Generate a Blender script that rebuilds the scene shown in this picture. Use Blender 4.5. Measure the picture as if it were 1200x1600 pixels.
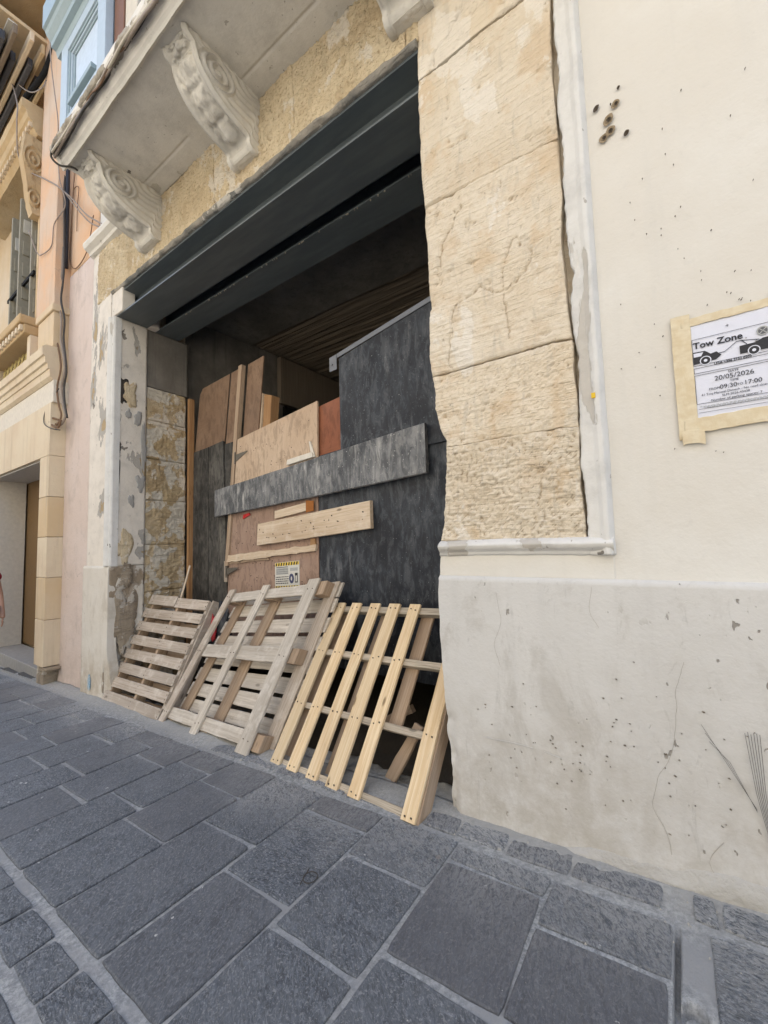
import bpy, bmesh, math, random
import numpy as np
from mathutils import Vector, Matrix
random.seed(7); rng = np.random.default_rng(7)
S = bpy.context.scene; COL = S.collection
for o in list(bpy.data.objects): bpy.data.objects.remove(o)

# ------------------------------------------------------------------ camera, sky, sun, exposure
cam = bpy.data.objects.new('camera', bpy.data.cameras.new('camera')); COL.objects.link(cam)
cam.data.sensor_fit = 'VERTICAL'; cam.data.sensor_height = 24; cam.data.sensor_width = 18
cam.data.lens = 655.0/1600*24
cam.data.clip_start = .02; cam.data.clip_end = 600
R = Matrix(((0.81521712, 0.065885, 0.5753957), (0.57846265, -0.04404767, -0.81451873), (-0.02831973, 0.99685454, -0.07402043)))
cam.matrix_world = Matrix.Translation((0, 0, 1.4)) @ R.to_4x4()
S.camera = cam
W = bpy.data.worlds.new('World'); S.world = W; W.use_nodes = True
wn = W.node_tree.nodes; sky = wn.new('ShaderNodeTexSky'); sky.sky_type = 'NISHITA'; sky.sun_disc = False
SUN_EL = math.radians(62); SUN_AZ = math.radians(8)
sky.sun_elevation = SUN_EL; sky.sun_rotation = SUN_AZ; sky.dust_density = 1.6; sky.ozone_density = .8
W.node_tree.links.new(sky.outputs[0], wn['Background'].inputs[0]); wn['Background'].inputs[1].default_value = .15
sun = bpy.data.objects.new('sun', bpy.data.lights.new('sun', 'SUN')); COL.objects.link(sun)
sun.data.energy = 4.4; sun.data.angle = math.radians(.5); sun.data.color = (1, .95, .87)
sdir = Vector((math.sin(SUN_AZ)*math.cos(SUN_EL), math.cos(SUN_AZ)*math.cos(SUN_EL), math.sin(SUN_EL)))
sun.rotation_euler = sdir.to_track_quat('Z', 'Y').to_euler()
S.render.engine = 'CYCLES'
S.cycles.max_bounces = 8; S.cycles.diffuse_bounces = 6
S.view_settings.view_transform = 'Standard'; S.view_settings.look = 'None'
S.view_settings.gamma = 1; S.view_settings.use_curve_mapping = False
S.view_settings.exposure = 2.0
S.render.resolution_x = 768; S.render.resolution_y = 1024

# ------------------------------------------------------------------ numeric noise
def _h(ix, iy, iz, seed):
    n = (ix*374761393 + iy*668265263 + iz*2147483647*3 + seed*1274126177) & 0xffffffff
    n = ((n ^ (n >> 13)) * 1274126177) & 0xffffffff
    n = ((n ^ (n >> 16)) * 2246822519) & 0xffffffff
    return ((n ^ (n >> 15)) & 0xffffff) / float(0xffffff)
def vnoise(x, y, z, seed=0):
    x, y, z = np.broadcast_arrays(np.asarray(x, float), np.asarray(y, float), np.asarray(z, float))
    ix, iy, iz = np.floor(x).astype(np.int64), np.floor(y).astype(np.int64), np.floor(z).astype(np.int64)
    fx, fy, fz = x-ix, y-iy, z-iz
    fx, fy, fz = [f*f*(3-2*f) for f in (fx, fy, fz)]
    r = 0
    for a in (0, 1):
        for b in (0, 1):
            for c in (0, 1):
                r = r + _h(ix+a, iy+b, iz+c, seed)*(fx if a else 1-fx)*(fy if b else 1-fy)*(fz if c else 1-fz)
    return r*2-1
def fbm(x, y, z=0, o=4, seed=0):
    r = 0; a = 1; t = 0
    for k in range(o):
        r = r + a*vnoise(np.asarray(x)*2**k, np.asarray(y)*2**k, np.asarray(z)*2**k+k*7.3, seed+k); t += a; a *= .5
    return r/t
def sstep(a, b, x): t = np.clip((x-a)/(b-a), 0, 1); return t*t*(3-2*t)
def gz(x): return .1+.053*x

# ------------------------------------------------------------------ node helpers
class NT:
    def __init__(s, name):
        s.m = bpy.data.materials.new(name); s.m.use_nodes = True; s.t = s.m.node_tree
        s.b = s.t.nodes['Principled BSDF']
        s.tc = s.t.nodes.new('ShaderNodeTexCoord'); s.oi = s.t.nodes.new('ShaderNodeObjectInfo')
        s.obj = s.tc.outputs['Object']; s.uv = s.tc.outputs['UV']; s.rnd = s.oi.outputs['Random']
    def put(s, sock, v):
        if isinstance(v, bpy.types.NodeSocket): s.t.links.new(v, sock)
        elif v is not None:
            if sock.type == 'RGBA' and len(v) == 3: v = (*v, 1)
            sock.default_value = v
    def map(s, vec, scale=(1, 1, 1), loc=(0, 0, 0), rot=(0, 0, 0)):
        n = s.t.nodes.new('ShaderNodeMapping'); s.put(n.inputs['Vector'], vec); n.inputs['Scale'].default_value = scale
        s.put(n.inputs['Location'], loc); n.inputs['Rotation'].default_value = rot; return n.outputs[0]
    def rvec(s, k=37.):
        n = s.t.nodes.new('ShaderNodeMath'); n.operation = 'MULTIPLY'; s.put(n.inputs[0], s.rnd); n.inputs[1].default_value = k
        c = s.t.nodes.new('ShaderNodeCombineXYZ')
        for i in range(3): s.put(c.inputs[i], n.outputs[0])
        return c.outputs[0]
    def noise(s, vec, sc, det=5, rough=.55, dist=0):
        n = s.t.nodes.new('ShaderNodeTexNoise'); s.put(n.inputs['Vector'], vec); n.inputs['Scale'].default_value = sc
        n.inputs['Detail'].default_value = det; n.inputs['Roughness'].default_value = rough; n.inputs['Distortion'].default_value = dist
        return n.outputs[0]
    def vor(s, vec, sc, feat='F1'):
        n = s.t.nodes.new('ShaderNodeTexVoronoi'); n.feature = feat; s.put(n.inputs['Vector'], vec); n.inputs['Scale'].default_value = sc
        return n.outputs['Distance']
    def ramp(s, v, stops):
        n = s.t.nodes.new('ShaderNodeValToRGB'); s.put(n.inputs[0], v); e = n.color_ramp.elements
        while len(e) < len(stops): e.new(.5)
        for i, (p, c) in enumerate(stops):
            e[i].position = p; e[i].color = (c, c, c, 1) if isinstance(c, (int, float)) else (*c, 1)
        return n.outputs[0]
    def step(s, v, a, b):
        n = s.t.nodes.new('ShaderNodeMapRange'); n.interpolation_type = 'SMOOTHSTEP'; s.put(n.inputs[0], v)
        n.inputs[1].default_value = a; n.inputs[2].default_value = b; return n.outputs[0]
    def mix(s, f, a, b, mode='MIX'):
        n = s.t.nodes.new('ShaderNodeMix'); n.data_type = 'RGBA'; n.blend_type = mode
        s.put(n.inputs[0], f); s.put(n.inputs[6], a); s.put(n.inputs[7], b); return n.outputs[2]
    def math(s, op, a, b=None):
        n = s.t.nodes.new('ShaderNodeMath'); n.operation = op; s.put(n.inputs[0], a)
        if b is not None: s.put(n.inputs[1], b)
        return n.outputs[0]
    def z(s, vec=None, i=2):
        n = s.t.nodes.new('ShaderNodeSeparateXYZ'); s.put(n.inputs[0], vec or s.obj); return n.outputs[i]
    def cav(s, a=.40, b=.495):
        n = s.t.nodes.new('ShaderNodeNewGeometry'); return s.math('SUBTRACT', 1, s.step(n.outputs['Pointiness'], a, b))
    def bump(s, h, dist, strength=1, nrm=None):
        n = s.t.nodes.new('ShaderNodeBump'); s.put(n.inputs['Height'], h); n.inputs['Distance'].default_value = dist
        n.inputs['Strength'].default_value = strength
        if nrm is not None: s.put(n.inputs['Normal'], nrm)
        return n.outputs[0]
    def out(s, col, rough=.8, nrm=None, spec=.3, metal=0):
        s.put(s.b.inputs['Base Color'], col); s.put(s.b.inputs['Roughness'], rough)
        s.b.inputs['Specular IOR Level'].default_value = spec; s.b.inputs['Metallic'].default_value = metal
        if nrm is not None: s.put(s.b.inputs['Normal'], nrm)
        return s.m
def flat(name, c, rough=.7, spec=.3, metal=0, var=.12, sc=20, bump=.0008):
    n = NT(name); f = n.noise(n.obj, sc, 5)
    c2 = tuple(max(0, x*(1-var*2)) for x in c); c1 = tuple(min(1, x*(1+var)) for x in c)
    return n.out(n.mix(f, c2, c1), rough, n.bump(n.noise(n.obj, sc*6, 4), bump), spec, metal)

def plaster(name, c, c2, specks=.0, dirt=0., dirtc=(.3, .26, .2), dz=(0, 1), bump=.0015, cracks=True, streak=.3):
    n = NT(name); o = n.obj
    col = n.mix(n.step(n.noise(o, 1.3, 6, .6), .35, .7), c, c2)
    col = n.mix(n.math('MULTIPLY', n.step(n.noise(n.map(o, (9, 9, .7)), 1.2, 5, .6), .5, .75), streak), col, tuple(x*.80 for x in c2))
    col = n.mix(n.math('MULTIPLY', n.step(n.noise(o, 14, 5, .7), .56, .74), .22), col, tuple(x*.72 for x in c2))
    h = n.noise(o, 60, 5, .6); h2 = n.noise(o, 6, 5, .6)
    nr = n.bump(h2, bump*6, .8); nr = n.bump(h, bump, 1, nr)
    if specks:
        v = n.noise(n.map(o, (1, 1, .6), rot=(0, .6, 0)), 34, 2, .5)
        m = n.math('MULTIPLY', n.step(v, .70-specks*.03, .735-specks*.03), n.step(n.noise(o, 2.3, 3), .44, .56))
        col = n.mix(n.math('MULTIPLY', m, .75), col, (.19, .17, .14)); nr = n.bump(n.math('MULTIPLY', m, -1), .003, 1, nr)
    if cracks:
        d = n.t.nodes.new('ShaderNodeVectorMath'); d.operation = 'ADD'
        nz = n.t.nodes.new('ShaderNodeTexNoise'); n.put(nz.inputs['Vector'], o); nz.inputs['Scale'].default_value = 3; nz.inputs['Detail'].default_value = 6
        sc = n.t.nodes.new('ShaderNodeVectorMath'); sc.operation = 'SCALE'; n.put(sc.inputs[0], nz.outputs[1]); sc.inputs['Scale'].default_value = .5
        n.put(d.inputs[0], o); n.put(d.inputs[1], sc.outputs[0])
        e = n.vor(n.map(d.outputs[0], (1.3, 1.3, .55)), 1.7, 'DISTANCE_TO_EDGE')
        m = n.math('MULTIPLY', n.math('SUBTRACT', 1, n.step(e, .0, .006)), n.step(n.noise(o, 1.1, 2), .5, .6))
        col = n.mix(n.math('MULTIPLY', m, .5), col, (.22, .19, .15)); nr = n.bump(n.math('MULTIPLY', m, -1), .002, 1, nr)
    if dirt:
        sm_ = n.step(n.noise(n.map(o, (1.5, 1.5, .8), (5, 2, 8), (0, .3, 0)), 2.6, 7, .72, .6), .50, .68); col = n.mix(n.math('MULTIPLY', sm_, .32), col, tuple(x*.80 for x in dirtc))
        sf = n.step(n.noise(n.map(o, (5, 5, 1.6), rot=(0, .4, 0)), 3.2, 6, .7, .8), .60, .68); col = n.mix(n.math('MULTIPLY', sf, .30), col, (.33, .32, .30))
        zz = n.z(); a = n.math('ADD', zz, n.math('MULTIPLY', n.math('SUBTRACT', n.noise(n.map(o, (1.6, 1.6, .9)), 1.6, 6, .65), .5), 1.5))
        m = n.math('SUBTRACT', 1, n.step(a, dz[0], dz[1]))
        m = n.math('MULTIPLY', m, n.step(n.noise(o, 9, 5, .7), .25, .65))
        col = n.mix(n.math('MULTIPLY', m, dirt), col, dirtc)
    return n.out(col, .85, nr, .2)

def peel(name, paint, under, stone, t1=.56, t2=.66, sz=(1, 1, .5), seed=0.):
    n = NT(name); o = n.map(n.obj, (1, 1, 1), (seed, seed, seed)); q = n.map(o, sz)
    a = n.noise(q, 3.1, 6, .58, .3); m1 = n.step(a, t1, t1+.012); m2 = n.step(a, t2, t2+.012)
    stc = n.mix(n.noise(o, 25, 5, .7), tuple(x*.6 for x in stone), stone)
    unc = n.mix(n.noise(o, 18, 4), tuple(x*.8 for x in under), under)
    pc = n.mix(n.step(n.noise(o, 5, 6, .7), .4, .75), paint, tuple(x*.82 for x in paint))
    sp = n.step(n.noise(n.map(o, (1, 1, .6), rot=(.5, 0, 0)), 30, 3), .69, .72)
    pc = n.mix(n.math('MULTIPLY', sp, .6), pc, (.24, .21, .17))
    col = n.mix(m2, n.mix(m1, pc, unc), stc)
    b2 = n.step(n.noise(n.map(n.obj, (1, 1, .8), (9+seed, 3, 1)), 4.5, 4, .5), .70, .71)
    col = n.mix(n.math('MULTIPLY', b2, .8), col, (.09, .075, .06))
    h = n.math('ADD', n.math('MULTIPLY', m1, -.5), n.math('MULTIPLY', m2, -1))
    nr = n.bump(n.noise(o, 45, 5, .65), .003); nr = n.bump(h, .006, 1, nr)
    return n.out(col, .85, nr, .2)

def limestone(name, c1, c2, c3=None, chis=.006, grime=.3, plas=0., plc=(.62, .57, .48)):
    n = NT(name); o = n.obj; off = n.map(o, (1, 1, 1), n.rvec(5.))
    col = n.mix(n.step(n.noise(off, 2.2, 6, .65), .32, .68), c1, c2)
    if c3: col = n.mix(n.math('MULTIPLY', n.step(n.noise(off, 5.5, 5, .7), .5, .7), .7), col, c3)
    col = n.mix(n.math('MULTIPLY', n.rnd, .25), col, tuple(x*.75 for x in c2))
    pit = n.step(n.noise(o, 42, 4, .6), .68, .76)
    lines = n.noise(n.map(o, (24, 24, 5), rot=(0, .25, 0)), 1.0, 4, .6, .6)
    scr = n.noise(n.map(o, (4, 4, 46), rot=(0, -.45, 0)), 1.0, 3, .6, .3)
    col = n.mix(n.math('MULTIPLY', n.step(lines, .52, .7), grime*.7), col, tuple(x*.62 for x in c2))
    col = n.mix(n.math('MULTIPLY', pit, grime), col, tuple(x*.35 for x in c2))
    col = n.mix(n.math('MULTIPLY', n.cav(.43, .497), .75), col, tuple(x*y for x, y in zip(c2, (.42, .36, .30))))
    blot = n.step(n.noise(n.map(o, (1.4, 1.4, 1.), (7, 1, 4)), 2.6, 6, .62, .3), .54, .62); col = n.mix(n.math('MULTIPLY', blot, .65), col, c3 or c1)
    wash = n.step(n.noise(n.map(o, (1.2, 1.2, .8), (2, 9, 4)), 3.3, 7, .62, .2), .57, .60); col = n.mix(n.math('MULTIPLY', wash, .6), col, (.74, .70, .63))
    if plas:
        m = n.step(n.noise(n.map(o, (1, 1, 1), (3, 3, 3)), 3.4, 6, .6, .4), .58-plas*.2, .60-plas*.2)
        col = n.mix(m, col, n.mix(n.noise(o, 20, 4), tuple(x*.85 for x in plc), plc))
    h = n.math('ADD', n.noise(o, 28, 6, .7), n.math('ADD', n.math('MULTIPLY', lines, .9), n.math('MULTIPLY', n.step(scr, .45, .62), .35)))
    nr = n.bump(h, chis, .9); nr = n.bump(n.math('MULTIPLY', pit, -1), .004, 1, nr)
    return n.out(col, .92, nr, .12)

def wood(name, c1, c2, c3, grain=.55, knots=.5, rough=.8, along='x', bump=.0012, streak=0, dust=None):
    n = NT(name); uv = n.map(n.uv, (1, 1, 1), n.rvec(61.))
    d = n.noise(n.map(uv, (1.4, 5, 1)), 1, 3, .5)
    g = n.noise(n.map(uv, (1.3, 62, 1)), 1.0, 6, .62, .9)
    g2 = n.noise(n.map(uv, (5, 210, 1)), 1.0, 3, .6, .3)
    col = n.mix(n.step(g, .38, .62), c1, c2)
    col = n.mix(n.math('MULTIPLY', n.step(g2, .5, .72), grain), col, c3)
    col = n.mix(n.math('MULTIPLY', n.step(d, .45, .75), .45), col, c3)
    dk_ = n.step(n.noise(n.map(uv, (2.2, 16, 1), (5, 5, 5)), 1.3, 7, .7, .5), .58, .72); col = n.mix(n.math('MULTIPLY', dk_, .5), col, tuple(x*.5 for x in c3))
    col = n.mix(n.math('MULTIPLY', n.math('SUBTRACT', n.rnd, .3), .75), col, tuple(x*.62 for x in c2))
    if knots:
        v = n.vor(n.map(uv, (3.2, 9, 1)), 1.0); m = n.math('SUBTRACT', 1, n.step(v, .05, .13))
        col = n.mix(n.math('MULTIPLY', m, knots), col, tuple(x*.35 for x in c3))
    if dust:
        m = n.step(n.noise(n.map(uv, (3, 3, 1)), 2.2, 7, .7), .5, .68); col = n.mix(n.math('MULTIPLY', m, .6), col, dust)
    nr = n.bump(n.math('ADD', g, n.math('MULTIPLY', g2, .6)), bump, 1)
    return n.out(col, rough, nr, .2)

def sheetmat(name, c1, c2, dust, damt=.5, rough=.6, stre=(26, 3.2), sp=.4, bump=.001):
    n = NT(name); uv = n.map(n.uv, (1, 1, 1), n.rvec(23.))
    col = n.mix(n.step(n.noise(uv, 2.2, 7, .65), .35, .7), c1, c2)
    a = n.noise(n.map(uv, (stre[0], stre[1], 1)), 1., 6, .65, .4)
    b = n.noise(uv, 1.7, 5, .6)
    m = n.math('MULTIPLY', n.step(a, .48, .72), n.step(b, .4, .66))
    col = n.mix(n.math('MULTIPLY', m, damt), col, dust)
    k2 = n.noise(n.map(uv, (2.2, .8, 1), (3, 1, 2)), 8, 7, .72, .6); col = n.mix(n.math('MULTIPLY', n.step(k2, .48, .60), .55), col, tuple(x*.55 for x in c1)); col = n.mix(n.math('MULTIPLY', n.math('MULTIPLY', n.step(k2, .50, .40), 1.0), damt*.20), col, dust)
    s = n.step(n.noise(uv, 75, 3, .55), .66, .72); col = n.mix(n.math('MULTIPLY', s, sp), col, dust)
    k = n.step(n.noise(n.map(uv, (1, 1, 1), (4, 8, 2)), 22, 4, .6), .67, .72); col = n.mix(n.math('MULTIPLY', k, .5), col, tuple(x*.35 for x in c1))
    nr = n.bump(n.noise(uv, 40, 5, .6), bump)
    return n.out(col, n.ramp(b, [(0.3, rough*.75), (.7, min(1, rough*1.25))]), nr, .35)

MAT = {}
MAT['wall'] = plaster('cream_paint', (.635, .605, .545), (.69, .675, .63), streak=.22, cracks=False, bump=.0012)
MAT['plinth'] = plaster('grey_white_paint', (.555, .545, .52), (.60, .59, .565), specks=.3, cracks=False, dirt=.62, dirtc=(.36, .325, .27), dz=(-.05, .95), streak=.35)
MAT['mould'] = peel('worn_white_paint', (.66, .65, .62), (.55, .52, .47), (.48, .40, .29), .56, .66, (1, 1, .3), 2.)
MAT['peel'] = peel('peeling_white_paint', (.69, .64, .565), (.43, .405, .365), (.50, .38, .22), .575, .635, (1, 1, .55), 5.)
MAT['peel_low'] = peel('weathered_render', (.60, .56, .49), (.40, .34, .27), (.36, .29, .21), .46, .50, (1, 1, .8), 8.)
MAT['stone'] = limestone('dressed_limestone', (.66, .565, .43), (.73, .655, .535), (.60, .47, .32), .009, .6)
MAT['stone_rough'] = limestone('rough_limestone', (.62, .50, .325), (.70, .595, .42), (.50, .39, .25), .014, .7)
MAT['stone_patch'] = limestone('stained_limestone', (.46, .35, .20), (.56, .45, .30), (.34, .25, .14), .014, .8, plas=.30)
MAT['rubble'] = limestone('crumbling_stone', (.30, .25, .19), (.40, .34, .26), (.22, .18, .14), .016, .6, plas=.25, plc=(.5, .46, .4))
MAT['lumps'] = limestone('lumpy_mortar', (.36, .32, .26), (.46, .42, .35), (.22, .2, .17), .014, .6)
MAT['slab'] = peel('balcony_paint', (.68, .655, .60), (.58, .55, .48), (.50, .43, .33), .64, .72, (1, 1, 1), 12.)
n = NT('corbel_paint'); o = n.obj
c = n.mix(n.step(n.noise(o, 5, 6, .65), .4, .62), (.66, .63, .56), (.58, .56, .51))
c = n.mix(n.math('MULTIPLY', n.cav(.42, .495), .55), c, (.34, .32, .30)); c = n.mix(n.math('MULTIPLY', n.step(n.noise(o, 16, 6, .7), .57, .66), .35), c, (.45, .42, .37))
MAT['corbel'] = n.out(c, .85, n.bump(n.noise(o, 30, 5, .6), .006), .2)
n = NT('painted_steel'); o = n.obj
c = n.mix(n.step(n.noise(n.map(o, (1, 6, 6)), 2, 5), .4, .7), (.082, .098, .106), (.108, .126, .132))
c = n.mix(n.math('MULTIPLY', n.step(n.noise(n.map(o, (2, 14, 14)), 3, 5, .7), .64, .72), .3), c, (.14, .14, .13))
MAT['steel'] = n.out(c, .46, n.bump(n.noise(o, 30, 4), .0006), .5)
n = NT('site_concrete'); o = n.obj
c = n.mix(n.step(n.noise(o, 1.5, 6, .65), .35, .7), (.17, .155, .135), (.29, .27, .235))
c = n.mix(n.math('MULTIPLY', n.step(n.noise(n.map(o, (14, 14, .8)), 1.2, 5, .6), .5, .7), .4), c, (.09, .083, .075))
MAT['conc'] = n.out(c, .9, n.bump(n.noise(o, 22, 6, .6), .005), .15)
n = NT('board_marked_concrete'); o = n.obj
c = n.mix(n.noise(n.map(o, (2, 60, 1)), 1.5, 5, .6), (.17, .135, .10), (.38, .31, .235))
MAT['concrib'] = n.out(c, .9, n.bump(n.noise(n.map(o, (1, 60, 1)), 1.0, 4, .6), .02), .15)
MAT['black'] = sheetmat('black_film_plywood', (.010, .013, .020), (.040, .048, .060), (.24, .25, .26), .65, .55, (12, 2.2), .8)
MAT['blackdusty'] = sheetmat('dusty_black_board', (.075, .080, .088), (.21, .215, .22), (.56, .55, .52), .9, .7, (22, 3.5), .9)
MAT['greyply'] = sheetmat('grey_shutter_ply', (.030, .029, .028), (.11, .105, .095), (.26, .24, .20), .7, .8, (30, 1.5), .2)
MAT['ply'] = sheetmat('pale_plywood', (.50, .37, .26), (.58, .45, .33), (.33, .23, .15), .55, .75, (60, 5), .25)
MAT['brownply'] = sheetmat('brown_plywood', (.30, .20, .15), (.37, .26, .20), (.20, .13, .09), .45, .75, (40, 4), .2)
MAT['card'] = sheetmat('brown_fibreboard', (.20, .125, .08), (.27, .18, .12), (.12, .07, .045), .5, .75, (4, 46), .1)
MAT['redply'] = sheetmat('red_ply', (.24, .085, .042), (.31, .12, .06), (.15, .055, .03), .6, .7, (4, 60), .1)
MAT['wyel'] = wood('fresh_pine', (.66, .49, .29), (.78, .63, .42), (.48, .32, .17), .55, .8)
MAT['wgrey'] = wood('grey_weathered_wood', (.40, .335, .27), (.53, .46, .385), (.20, .16, .12), .55, .6, dust=(.60, .55, .48))
MAT['wgreyl'] = wood('pale_grey_wood', (.46, .41, .345), (.60, .55, .475), (.24, .20, .16), .5, .5, dust=(.64, .60, .54))
MAT['wbrown'] = wood('brown_old_wood', (.36, .26, .175), (.45, .345, .25), (.24, .165, .11), .5, .5)
MAT['wrail'] = wood('stained_rail_wood', (.40, .34, .26), (.54, .47, .37), (.10, .085, .065), .9, .5)
MAT['wplank'] = wood('weathered_plank', (.56, .44, .31), (.66, .55, .42), (.36, .25, .16), .5, .7, dust=(.68, .6, .5))
MAT['worange'] = wood('orange_timber', (.34, .18, .08), (.43, .26, .13), (.25, .11, .045), .5, .4)
MAT['nail'] = flat('rusty_nails', (.055, .04, .032), .7)
# paving
n = NT('slate_paver'); o = n.obj; off = n.map(o, (1, 1, 1), n.rvec(19.))
rotn = n.t.nodes.new('ShaderNodeVectorRotate'); rotn.rotation_type = 'Z_AXIS'; n.put(rotn.inputs['Vector'], off)
n.put(rotn.inputs['Angle'], n.math('MULTIPLY', n.rnd, 1.6))
st = n.noise(n.map(rotn.outputs[0], (22, 60, 30)), 1.0, 7, .78, 1.6)
fl = n.noise(n.map(rotn.outputs[0], (30, 72, 60)), 1.0, 6, .72, 2.2)
c = n.mix(n.step(st, .40, .60), (.030, .037, .048), (.128, .145, .170))
c = n.mix(n.math('MULTIPLY', n.step(n.noise(o, 7, 6, .65), .42, .62), .30), c, (.19, .205, .225))
c = n.mix(n.math('MULTIPLY', n.step(fl, .53, .575), .75), c, (.235, .255, .285))
c = n.mix(n.math('MULTIPLY', n.step(n.noise(rotn.outputs[0], 52, 5, .75, 1.5), .60, .68), .6), c, (.020, .024, .033))
c = n.mix(n.math('MULTIPLY', n.step(n.noise(o, 95, 4, .7), .56, .64), .65), c, (.36, .37, .38))
c = n.mix(n.math('MULTIPLY', n.step(n.rnd, .45, .95), .40), c, (.080, .066, .072))
c = n.mix(n.math('MULTIPLY', n.step(n.noise(o, 1.1, 5, .6), .45, .72), .16), c, (.16, .175, .195))
yy = n.z(None, 1); a = n.math('ADD', yy, n.math('MULTIPLY', n.math('SUBTRACT', n.noise(o, 2.1, 6, .65), .5), 1.1))
dm = n.math('MULTIPLY', n.step(a, 1.30, 1.95), n.step(n.noise(n.map(rotn.outputs[0], (.8, 1.6, 1)), 42, 7, .8, 1.2), .42, .56))
c = n.mix(n.math('MULTIPLY', dm, .85), c, (.42, .42, .41))
sp = n.math('MULTIPLY', n.step(n.noise(o, 24, 3, .5), .715, .735), n.step(n.noise(o, 2.5, 3), .47, .54)); c = n.mix(sp, c, (.62, .62, .6))
nr = n.bump(n.noise(o, 5, 4, .6), .012, .8)
nr = n.bump(st, .008, 1, nr); nr = n.bump(fl, .0018, .8, nr)
MAT['slate'] = n.out(n.mix(n.math('MULTIPLY', n.rnd, .50), c, (.13, .138, .150)), n.ramp(st, [(.3, .52), (.7, .78)]), nr, .42)
n = NT('joint_mortar'); o = n.obj
c = n.mix(n.step(n.noise(o, 45, 7, .8), .36, .64), (.16, .17, .18), (.42, .43, .43))
c = n.mix(n.step(n.noise(o, 3.0, 5, .6), .35, .7), c, (.27, .275, .28))
c = n.mix(n.math('MULTIPLY', n.step(n.z(None, 1), 1.72, 1.95), .55), c, (.36, .35, .32))
MAT['mortar'] = n.out(c, .92, n.bump(n.noise(o, 70, 5, .7), .004), .15)
MAT['dark'] = flat('dark_void', (.012, .011, .010), .95)  # near-black that paints the shade of openings; also on pipe and bar
MAT['asph'] = flat('far_paving', (.10, .105, .115), .8, sc=4)

# ------------------------------------------------------------------ object helpers
def link(o, parent=None):
    COL.objects.link(o)
    if parent is not None:
        o.parent = parent
        if parent.type == 'EMPTY': o.matrix_parent_inverse = Matrix.Translation(-parent.location)
    return o
def mobj(name, V, F, mat, parent=None, uv=None, smooth=False, fix=True, **k):
    me = bpy.data.meshes.new(name); me.from_pydata([tuple(map(float, v)) for v in V], [], [tuple(map(int, f)) for f in F])
    if uv is not None:
        l = me.uv_layers.new(name='UVMap'); l.data.foreach_set('uv', np.asarray(uv, dtype=np.float32).ravel())
    if fix:
        b = bmesh.new(); b.from_mesh(me); bmesh.ops.recalc_face_normals(b, faces=b.faces); b.to_mesh(me); b.free()
    if smooth: me.shade_smooth()
    me.materials.append(mat); o = link(bpy.data.objects.new(name, me), parent)
    for a, v in k.items(): o[a] = v
    return o
def thing(name, label, cat, loc=(0, 0, 0), group=None):
    o = link(bpy.data.objects.new(name, None)); o.empty_display_size = .1; o.location = loc; o['label'] = label; o['category'] = cat
    if group: o['group'] = group
    return o
def tag(o, label, cat, group=None):
    o['label'] = label; o['category'] = cat
    if group: o['group'] = group
    return o
def join_data(parts):
    V = []; F = []
    for v, f in parts:
        b = len(V); V += list(v); F += [tuple(i+b for i in q) for q in f]
    return V, F
def box_data(a, b):
    (x0, y0, z0), (x1, y1, z1) = a, b
    V = [(x, y, z) for z in (z0, z1) for y in (y0, y1) for x in (x0, x1)]
    return V, [(0, 1, 3, 2), (4, 5, 7, 6), (0, 1, 5, 4), (2, 3, 7, 6), (0, 2, 6, 4), (1, 3, 7, 5)]
def box(name, a, b, mat, parent=None, bev=0, **k):
    V, F = box_data(a, b); o = mobj(name, V, F, mat, parent, **k)
    if bev:
        bm = bmesh.new(); bm.from_mesh(o.data); bmesh.ops.bevel(bm, geom=bm.edges[:], offset=bev, segments=2, profile=.5, affect='EDGES'); bm.to_mesh(o.data); bm.free()
    return o
def bil(BL, BR, TL, TR):
    BL, BR, TL, TR = [np.array(p, float) for p in (BL, BR, TL, TR)]
    nn = np.cross(BR-BL, TL-BL); nn /= np.linalg.norm(nn)
    if nn[1] < 0: nn = -nn
    def f(u, v, w=0.):
        return BL*(1-u)*(1-v)+BR*u*(1-v)+TL*(1-u)*v+TR*u*v+nn*w
    f.L = np.linalg.norm(BR-BL); f.H = np.linalg.norm(TL-BL); f.n = nn
    return f
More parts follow.
